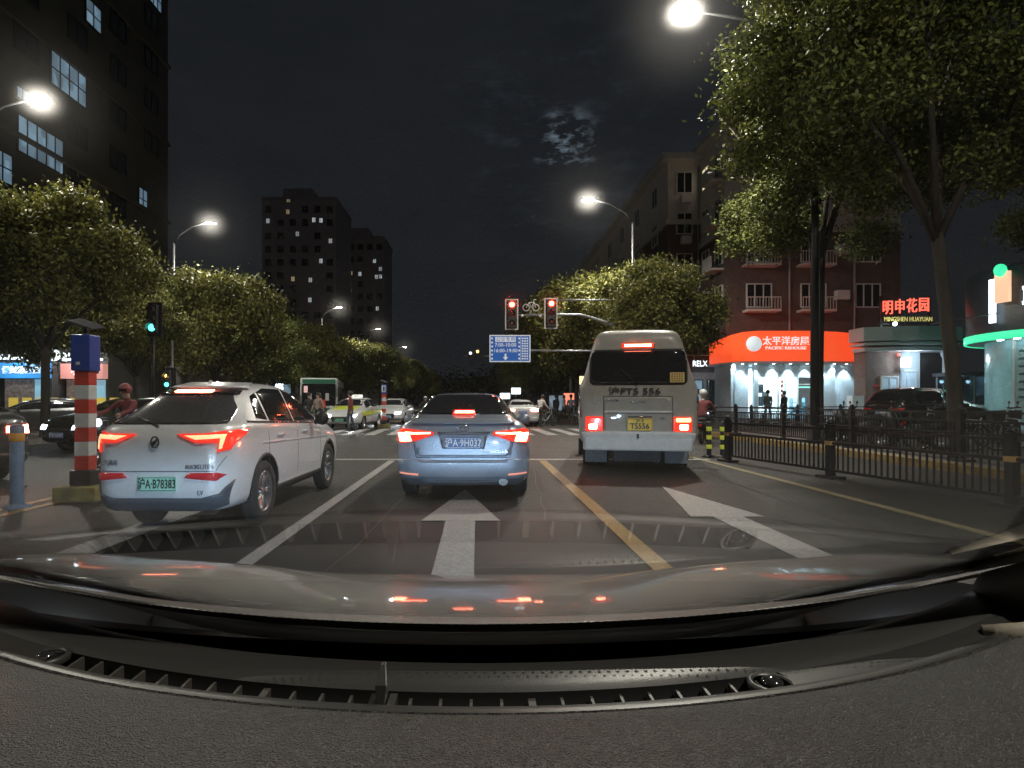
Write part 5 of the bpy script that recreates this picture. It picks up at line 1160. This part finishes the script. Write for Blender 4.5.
# ================================================================== PEOPLE
def person(label, loc, rz, J, top, legs, hair=(.02, .017, .015), group=None, helmet=None, long_hair=False, scale=1.0):
    """J: joint overrides in metres. x: to the figure's left when +; y forward; z up"""
    D = dict(pel=(0, 0, .95), chest=(0, .0, 1.28), neck=(0, .01, 1.48), head=(0, .03, 1.60), top=(0, .02, 1.70),
             shL=(-.17, 0, 1.42), elL=(-.23, -.02, 1.14), haL=(-.24, .06, .90), shR=(.17, 0, 1.42), elR=(.23, -.02, 1.14), haR=(.24, .06, .90),
             hpL=(-.09, 0, .90), knL=(-.10, .02, .50), anL=(-.10, -.02, .09), toL=(-.11, .14, .04), hpR=(.09, 0, .90), knR=(.10, .02, .50), anR=(.10, -.02, .09), toR=(.11, .14, .04))
    D.update(J)
    rad = dict(pel=.15, chest=.155, neck=.058, head=.098, top=.075, shL=.075, elL=.05, haL=.036, shR=.075, elR=.05, haR=.036, hpL=.10, knL=.067, anL=.05, toL=.04, hpR=.10, knR=.067, anR=.05, toR=.04)
    ed = [('pel', 'chest'), ('chest', 'neck'), ('neck', 'head'), ('head', 'top'), ('chest', 'shL'), ('shL', 'elL'), ('elL', 'haL'), ('chest', 'shR'), ('shR', 'elR'), ('elR', 'haR'), ('pel', 'hpL'), ('hpL', 'knL'), ('knL', 'anL'), ('anL', 'toL'), ('pel', 'hpR'), ('hpR', 'knR'), ('knR', 'anR'), ('anR', 'toR')]
    ks = list(D); V = [Vector(D[k]) for k in ks]; E = [(ks.index(a), ks.index(b)) for a, b in ed]; Rr = [rad[k] for k in ks]
    for s_ in ('L', 'R'):                                  # five short fingers
        h = Vector(D['ha'+s_]); e = Vector(D['el'+s_]); d = (h-e).normalized(); sd = d.cross(Vector((1, 0, 0))).normalized()
        for k in range(5):
            off = sd*(k-2)*.019; ln = (.055, .085, .092, .085, .065)[k]; i0 = len(V)
            V += [h+d*.03+off, h+d*(.03+ln)+off*1.15+Vector((0, .012, 0))]; Rr += [.012, .008]; E += [(ks.index('ha'+s_), i0), (i0, i0+1)]
    me = bpy.data.meshes.new('person'); me.from_pydata([tuple(v) for v in V], E, []); o = bpy.data.objects.new('person', me); C.objects.link(o)
    o.modifiers.new('sk', 'SKIN')
    for i, v in enumerate(me.skin_vertices[0].data): v.radius = (Rr[i], Rr[i]*(.78 if i in (0, 1) else 1)); v.use_root = (i == 0)
    sb_ = o.modifiers.new('ss', 'SUBSURF'); sb_.levels = 1; sb_.render_levels = 1
    realise(o); me = o.data; me.name = 'person'
    skin = mat('skin', (.42, .27, .20), .55, noise=0)
    shoe = mat('shoe_dark', (.03, .03, .03), .6)
    me.materials.clear()
    for m_ in (skin, top, legs, shoe): me.materials.append(m_)
    segs = [(Vector(D[a]), Vector(D[b]), {'neck': 0, 'head': 0, 'top': 0, 'toL': 3, 'toR': 3}.get(b, 2 if b[:2] in ('kn', 'an', 'hp') else 1)) for a, b in ed]
    for h_ in ('haL', 'haR'): segs.append((Vector(D[h_]), Vector(D[h_])+(Vector(D[h_])-Vector(D['el'+h_[2]])).normalized()*.12, 0))
    for p in me.polygons:
        c = p.center; best = 9; w_ = 1
        for a, b, k in segs:
            ab = b-a; tt = max(0, min(1, (c-a).dot(ab)/max(ab.length_squared, 1e-9))); d = (c-(a+ab*tt)).length
            if d < best-1e-4: best, w_ = d, k
        if w_ == 0 and c.z < Vector(D['neck']).z+.0 and (c-Vector(D['chest'])).length < .25: w_ = 1
        p.material_index = w_; p.use_smooth = True
    o.location = loc; o.rotation_euler = (0, 0, rz); o.scale = (scale,)*3; tag(o, label, 'person', group)
    hc = (Vector(D['head'])+Vector(D['top']))/2; hm = mat('hair_dark', hair, .6)
    fwd = Vector((0, 1, 0))
    if helmet: MB().ball(hc+Vector((0, -.012, .03)), .132, 16, (.92, 1.05, .95)).build('helmet', helmet, o); MB().grid(lambda u, v: hc+Vector((.118*math.sin(u), .132*math.cos(u)-.005, v)), [R(-60+12*k) for k in range(11)], [-.03, .0, .035]).build('visor', black_gl, o)
    else: MB().ball(hc+Vector((0, -.028, .028)), .122, 12, (.9, .95, 1.02)).build('hair', hm, o)
    MB().ball(hc+Vector((0, .108, -.03)), .018, 6, (.8, 1.2, 1.3)).build('nose', skin, o)
    for s_ in (-1, 1): MB().ball(hc+Vector((s_*.035, .098, .0)), .011, 6).build('eye', shoe, o)
    return o
walkL = dict(knL=(-.10, .10, .52), anL=(-.10, .02, .12), toL=(-.10, .16, .08), knR=(.10, -.02, .50), anR=(.10, -.22, .12), toR=(.11, -.10, .03), elL=(-.24, -.1, 1.16), haL=(-.25, -.12, .90), elR=(.24, .05, 1.14), haR=(.25, .16, .92))
cl_ = lambda n, c: mat('cloth_'+n, c, .85, noise=.15, nscale=10)
dk = cl_('dark', (.03, .03, .035)); gy = cl_('grey_green', (.14, .15, .15)); rd = cl_('dark_red', (.17, .035, .04)); wt = cl_('white', (.55, .53, .52)); bl_ = cl_('blue_grey', (.16, .19, .25)); br = cl_('tan', (.30, .24, .20)); jean = cl_('jeans', (.06, .08, .12))
x, y = P(768, 0, 35).x, 35
person('person in grey jacket walking towards the lit white shop', (x, y, .15), 0, walkL, gy, bl_, scale=1.03)
person('person in dark jacket and trousers beside the grey jacketed walker', (P(784.5, 0, 35.3).x, 35.3, .15), R(20), dict(haR=(.1, .22, 1.1), elR=(.24, .06, 1.14)), dk, dk)
ride = dict(pel=(0, -.38, .86), chest=(0, -.28, 1.18), neck=(0, -.22, 1.38), head=(0, -.18, 1.50), top=(0, -.17, 1.60), shL=(-.17, -.26, 1.31), elL=(-.27, -.02, 1.12), haL=(-.29, .25, 1.04), shR=(.17, -.26, 1.31), elR=(.27, -.02, 1.12), haR=(.29, .25, 1.04),
            hpL=(-.10, -.34, .82), knL=(-.16, .10, .72), anL=(-.13, .10, .38), toL=(-.13, .26, .34), hpR=(.10, -.34, .82), knR=(.16, .10, .72), anR=(.13, .10, .38), toR=(.13, .26, .34))
person('person in dark red jacket and white cap riding beside the minibus', (7.15, 19.6, 0), R(-28), ride, rd, jean, helmet=mat('cap_white', (.6, .6, .6), .6))
person('person in red helmet riding left of the white crossover', (-7.6, 13.1, 0), R(166), ride, rd, dk, helmet=mat('helmet_red', (.26, .05, .05), .4, coat=.4))
bend = dict(chest=(0, .10, 1.24), neck=(0, .20, 1.42), head=(0, .27, 1.51), top=(0, .31, 1.60), shL=(-.17, .12, 1.36), elL=(-.22, .22, 1.12), haL=(-.24, .42, 1.0), shR=(.17, .12, 1.36), elR=(.22, .22, 1.12), haR=(.24, .42, 1.0))
person('person in white top bending over a bicycle beside the red lit car', (P(540, 0, 33).x, 33, 0), R(-40), {**walkL, **bend}, wt, dk)
b_ = dup(bk0, 'dark bicycle pushed by the person in the white top', (P(546, 0, 33).x+.15, 33.5, 0), R(-40)); del b_['group']
person('person in tan coat standing by the front of the bus', (P(318, 0, 30.5).x, 30.5, 0), R(150), walkL, br, dk)
person('person in bright red jacket between bus and taxi', (P(326.5, 0, 32).x-.25, 32.5, 0), R(70), bend, cl_('bright_red', (.55, .05, .04)), dk)
person('dark clad person by the bus door, left of the tan coat', (P(309, 0, 32).x, 32, 0), R(200), {}, dk, dk)
person('person in dark red crossing on the zebra stripes before the taxi', (P(350.5, 0, 27.2).x, 27.2, 0), R(80), walkL, rd, jean)
scs = [(-7.0, 37.5, 170, 'scooter waiting right of the taxi, near the far striped post'), (-3.6, 42, 175, 'scooter with a lit headlight right of the far striped post'), (-2.9, 45, 180, 'scooter with a lit headlight just left of the saloon roof')]
for x, y, a, l in scs[1:]:
    s_ = dup(sc2, l, (x, y, 0), R(a), 'scooters waiting beyond the crossing')
    person('dark clad rider on the far scooter '+('by the striped post' if x < -3 else 'nearest the saloon'), (x, y, 0), R(a), ride, dk, dk, helmet=mat('cap_white'))
for i, (px, Y, a, tp, l) in enumerate([(556, 41, 20, dk, 'dark clad person behind the standing bicycles'), (571, 39, -10, bl_, 'person in blue grey among the bicycles left of the minibus'), (564, 44, 60, wt, 'pale clad person far behind the standing bicycles')]):
    person(l, (P(px, 0, Y).x, Y, 0), R(a), walkL if i != 1 else {}, tp, dk)
# ================================================================== THE CAMERA CAR (what it shows of itself)
oc = thing('own_car', 'silver car we sit in, its bonnet, windscreen and dark dashboard', 'car', (0, 0, 0))
hp = mat('bonnet_silver', (.80, .785, .76), .28, metal=.0, coat=1, noise=.03, nscale=2)
def hood(x, y):
    c = .25*(x/.8)**2*0
    z = .985-.125*(y-.85)-.075*(y-.85)**2-.9*max(0, y-1.84)**2-.25*max(0, abs(x)-.84)**2
    q = min(1, max(0, (abs(x)-.28)/.40)); q = q*q*(3-2*q); e = min(1, max(0, (y-1.25)/.6)); z += .036*q*(1-e*e*(3-2*e))
    z += .007*math.exp(-((abs(x)-.52)/.10)**2)*min(1, (y-.7)*2)
    return Vector((x, y+.28*x*x*max(0, 1-(y-.86)*.85), z))
xs = [-.92+i*.04 for i in range(47)]; ys = [.86+i*.05 for i in range(23)]
b = MB().grid(lambda u, v: hood(u, v), xs, ys); h_ = b.build('bonnet', hp, oc, fix=False)
m_ = h_.modifiers.new('s', 'SOLIDIFY'); m_.thickness = .02; m_.offset = -1; realise(h_)
for p in h_.data.polygons: p.use_smooth = True
# nose, wings and bumper below the bonnet edge
for s in (-1, 1):
    MB().grid(lambda u, v: Vector((s*(.905+.03*math.sin(v*3)), u, hood(.9, u).z-.012-v*.62)), [.9+i*.12 for i in range(9)], [i/6 for i in range(7)]).build('front_wing', hp, oc, fix=False)

MB().box(-.86, .86, 1.93, 2.05, .22, .56).build('front_bumper', hp, oc, bevel=.02)
MB().box(-.5, .5, 1.93, 2.0, .565, .74).build('grille', black_pl, oc, bevel=.02)
for s in (-1, 1):
    hl = MB().ball((s*.68, 1.80, .60), .06, 14, (1.8, .5, .6)).build('headlight', mat('own_headlamp', (1, 1, 1), .2, emit=(.85, .92, 1), es=3), oc)
    light('headlight_beam', 'SPOT', hl, (s*.66, 1.90, .61), (R(84), 0, 0), HEAD_W, (.55, .77, 1), .012, R(125), .6)
    MB().box(s*.68-.24, s*.68+.24, 1.74, 2.10, .618, .70).build('front_panel', hp, oc, bevel=.01)  # unseen plate added over each lamp to cut off the headlight beam
    for yy in (1.35,): wheel(oc, s*.80, yy, .32, .21, 5, s)
# windscreen: a raked, gently curved pane
A = (.0, .86, .972); DN = Vector((0, -.901, .433))
def ws(x, t):
    k = .27*x*x*(1-.75*min(1, max(0, t)))
    return Vector((x, .86+k, .985+.05*x*x))+DN*t*1.05
gm = glassy('windscreen_glass', (.94, .96, .95), 1.45, 1.5, scatter=((.005, 1.06, .45), (.0016, 1.16, .62)))
b = MB().grid(ws, [-.86+i*.043 for i in range(41)], [i/20 for i in range(21)]); wsn = b.build('windscreen', gm, oc, fix=False)
# black ceramic band with dots along the foot of the pane
frit = mat('ceramic_band', (.022, .0205, .019), .5)
b = MB().grid(lambda u, v: ws(u, v)-Vector((0, .433, .901))*.004, [-.86+i*.043 for i in range(41)], [-.02+i*.0115 for i in range(11)]); b.build('windscreen_band', frit, oc, fix=False)
b = MB()
for i in range(150):
    u = -.82+i*.011
    for j in range(2):
        c = ws(u+j*.0055, .0985+j*.006)-Vector((0, .433, .901))*.004; r = .0022-.0006*j
        q = [c+Vector((math.cos(a)*r, -.901*math.sin(a)*r, .433*math.sin(a)*r)) for a in [k*math.pi/3 for k in range(6)]]
        b._new(q, [tuple(range(6))])
b.build('band_dots', frit, oc, fix=False)
# cowl between bonnet and pane
cw = [(.02, .965), (.05, .945), (.09, .93), (.14, .925), (.14, .5), (-.12, .5), (-.12, .93)]
MB().grid(lambda x, q: Vector((x, .86+.27*x*x+q[0]-.02, q[1]-.03*x*x)), [-.88+i*.044 for i in range(41)], cw).build('cowl', black_pl, oc, fix=False)
# dashboard
def leather():
    m = mat('dash_leather', (.026, .0245, .023), .40, spec=.5)
    N = m.node_tree.nodes; L = m.node_tree.links; bs_ = N['Principled BSDF']
    t = N.new('ShaderNodeTexCoord'); v = N.new('ShaderNodeTexVoronoi'); v.inputs['Scale'].default_value = 330; v.feature = 'DISTANCE_TO_EDGE'
    n = N.new('ShaderNodeTexNoise'); n.inputs['Scale'].default_value = 300; n.inputs['Detail'].default_value = 3
    mx = N.new('ShaderNodeMath'); mx.operation = 'ADD'; L.new(t.outputs['Object'], v.inputs['Vector']); L.new(t.outputs['Object'], n.inputs['Vector']); L.new(v.outputs['Distance'], mx.inputs[0]); L.new(n.outputs['Fac'], mx.inputs[1])
    bu = N.new('ShaderNodeBump'); bu.inputs['Strength'].default_value = 1.0; bu.inputs['Distance'].default_value = .0035; L.new(mx.outputs[0], bu.inputs['Height']); L.new(bu.outputs[0], bs_.inputs['Normal'])
    return m
lea = leather(); hardp = mat('dash_hard_plastic', (.031, .030, .0285), .38, bump=.05, bscale=500)
KX = .45
def sy(x, d): return .60+KX*x*x+d         # d: metres ahead of the seam
def dz(x): return 1.0-.02*x*x
X0, X1, = -.53, .352                       # ends of the defroster slot
prof_far = [(.185, .935), (.175, .952), (.160, .9775), (.148, .985), (.13, .9885), (.11, .9895), (.088, .989)]
def slotf(x): return 0 if (x < X0 or x > X1) else 1
nx = 96; xs = [-.88+i*1.76/nx for i in range(nx+1)]
b = MB().grid(lambda x, q: Vector((x, sy(x, q[0]), q[1]-.02*x*x)), xs, prof_far+[(.080, .9875), (.072, .985)]); b.build('dash_rear_lip', hardp, oc, fix=False)
# floor around the slot, left open where the slot is
b = MB()
for xa, xb in ((-.88, X0), (X1, .88)):
    k = max(3, int((xb-xa)/.02)); MB().grid(lambda x, d: Vector((x, sy(x, d), (.985 if d > .05 else .99)-.02*x*x)), [xa+(xb-xa)*i/k for i in range(k+1)], [.072, .05, .026]).build('dash_vent_surround', hardp, oc, fix=False)
b = MB().grid(lambda x, q: Vector((x, sy(x, q[0]), q[1]-.02*x*x)), [X0+(X1-X0)*i/50 for i in range(51)], [(.072, .985), (.070, .94), (.026, .94), (.026, .99)])
for xe in (X0, X1): b._new([(xe, sy(xe, d), z-.02*xe*xe) for d, z in ((.072, .985), (.072, .94), (.026, .94), (.026, .99))], [(0, 1, 2, 3)])
b.build('defroster_slot', mat('slot_black', (.008, .008, .008), .7), oc, fix=False)
b = MB(); n_ = 27
for i in range(1, n_):
    x = X0+(X1-X0)*i/n_; tl = sy(x, 0); wdt = .0016 if i % 9 else .004
    MB().box(x-wdt, x+wdt, tl+.027, tl+.070, .955, .979).build('slot_fin', mat('fin_plastic', (.06, .056, .052), .45), oc)
b = MB()
b.grid(lambda x, q: Vector((x, sy(x, q[0]), q[1]-.02*x*x)), xs, [(.026, .990), (.020, .9955), (.008, .998), (.003, .9975)]); b.build('slot_lip', hardp, oc, fix=False)
# main pad: seam groove, then the padded top that rolls down towards the seats
pad = [(.003, .9975), (.001, .9945), (-.001, .9945), (-.004, .999), (-.02, 1.0015), (-.05, 1.0035), (-.09, 1.004), (-.14, 1.002), (-.20, .996), (-.26, .985), (-.32, .965), (-.38, .93), (-.42, .88), (-.44, .80), (-.44, .6), (-.42, .3)]
def padp(x, q):
    f = max(0, 1-max(0, -q[0])/.2)
    y = .60+KX*x*x*f+q[0]+.10*(1-f)*0
    return Vector((x, y, q[1]-.02*x*x))
b = MB().grid(padp, xs, pad); b.build('dashboard', lea, oc, fix=False)
# screws at the slot ends and the upright vent clip
for xe, o_ in ((X0-.012, 1), (X1-.022, 1)):
    c = (xe, sy(xe, .046), .986-.02*xe*xe)
    b = MB().lathe([(.026, -.006), (.027, .002), (.022, .0035), (.02, .001)], 24, at=c); b.build('screw_boss', hardp, oc)
    MB().ball((c[0], c[1], c[2]+.001), .0125, 16, (1, 1, .55)).build('screw_head', mat('screw_gloss', (.02, .02, .022), .12, coat=1), oc)
xk = (384-VX)/F*.66
b = MB()
b._new([(xk-.004, .632, .985), (xk+.004, .632, .985), (xk+.006, .638, 1.008), (xk+.003, .655, 1.022), (xk-.003, .655, 1.022), (xk-.006, .638, 1.008), (xk-.004, .668, .985), (xk+.004, .668, .985), (xk+.002, .664, 1.022), (xk-.002, .664, 1.022)],
       [(0, 1, 2, 5), (5, 2, 3, 4), (4, 3, 8, 9), (9, 8, 7, 6), (0, 5, 4, 9), (0, 9, 6), (1, 7, 8), (1, 8, 3, 2), (0, 6, 7, 1)])
b.build('vent_clip', hardp, oc, bevel=.0008)
MB().box(xk-.014, xk-.006, .634, .666, .975, .987).box(xk+.006, xk+.014, .634, .666, .975, .987).build('clip_bracket', hardp, oc)
# right windscreen pillar and dash corner trim
pil = mat('pillar_trim', (.42, .37, .30), .7, noise=.08, nscale=8)
b = MB().tube([(.93, 1.12, .90), (.895, 1.02, 1.0), (.86, .80, 1.10), (.80, .42, 1.27), (.76, .1, 1.42)], [.05, .055, .05, .045, .04], 12); b.build('pillar_trim', pil, oc)
b = MB().tube([(-.98, 1.12, .90), (-.945, 1.02, 1.0), (-.90, .80, 1.10), (-.84, .42, 1.27), (-.80, .1, 1.42)], [.05, .05, .05, .045, .04], 12); b.build('pillar_trim', pil, oc)
b = MB().tube([(.95, .78, .985), (.80, .80, .985), (.70, .86, .975)], [.05, .035, .015], 10); b.build('corner_trim', pil, oc)

# roof over the seats and its lining
RZ = [(-.10, 1.432), (-.3, 1.455), (-.8, 1.475), (-1.6, 1.46), (-2.3, 1.38)]
MB().grid(lambda x, q: Vector((x, q[0], q[1]-.09*(x/.72)**2*.6)), [-.76+i*.095 for i in range(17)], RZ).build('roof_lining', pil, oc, fix=False)
MB().grid(lambda x, q: Vector((x, q[0], q[1]+.03-.09*(x/.72)**2*.6)), [-.78+i*.0975 for i in range(17)], RZ).build('roof', hp, oc, fix=False)
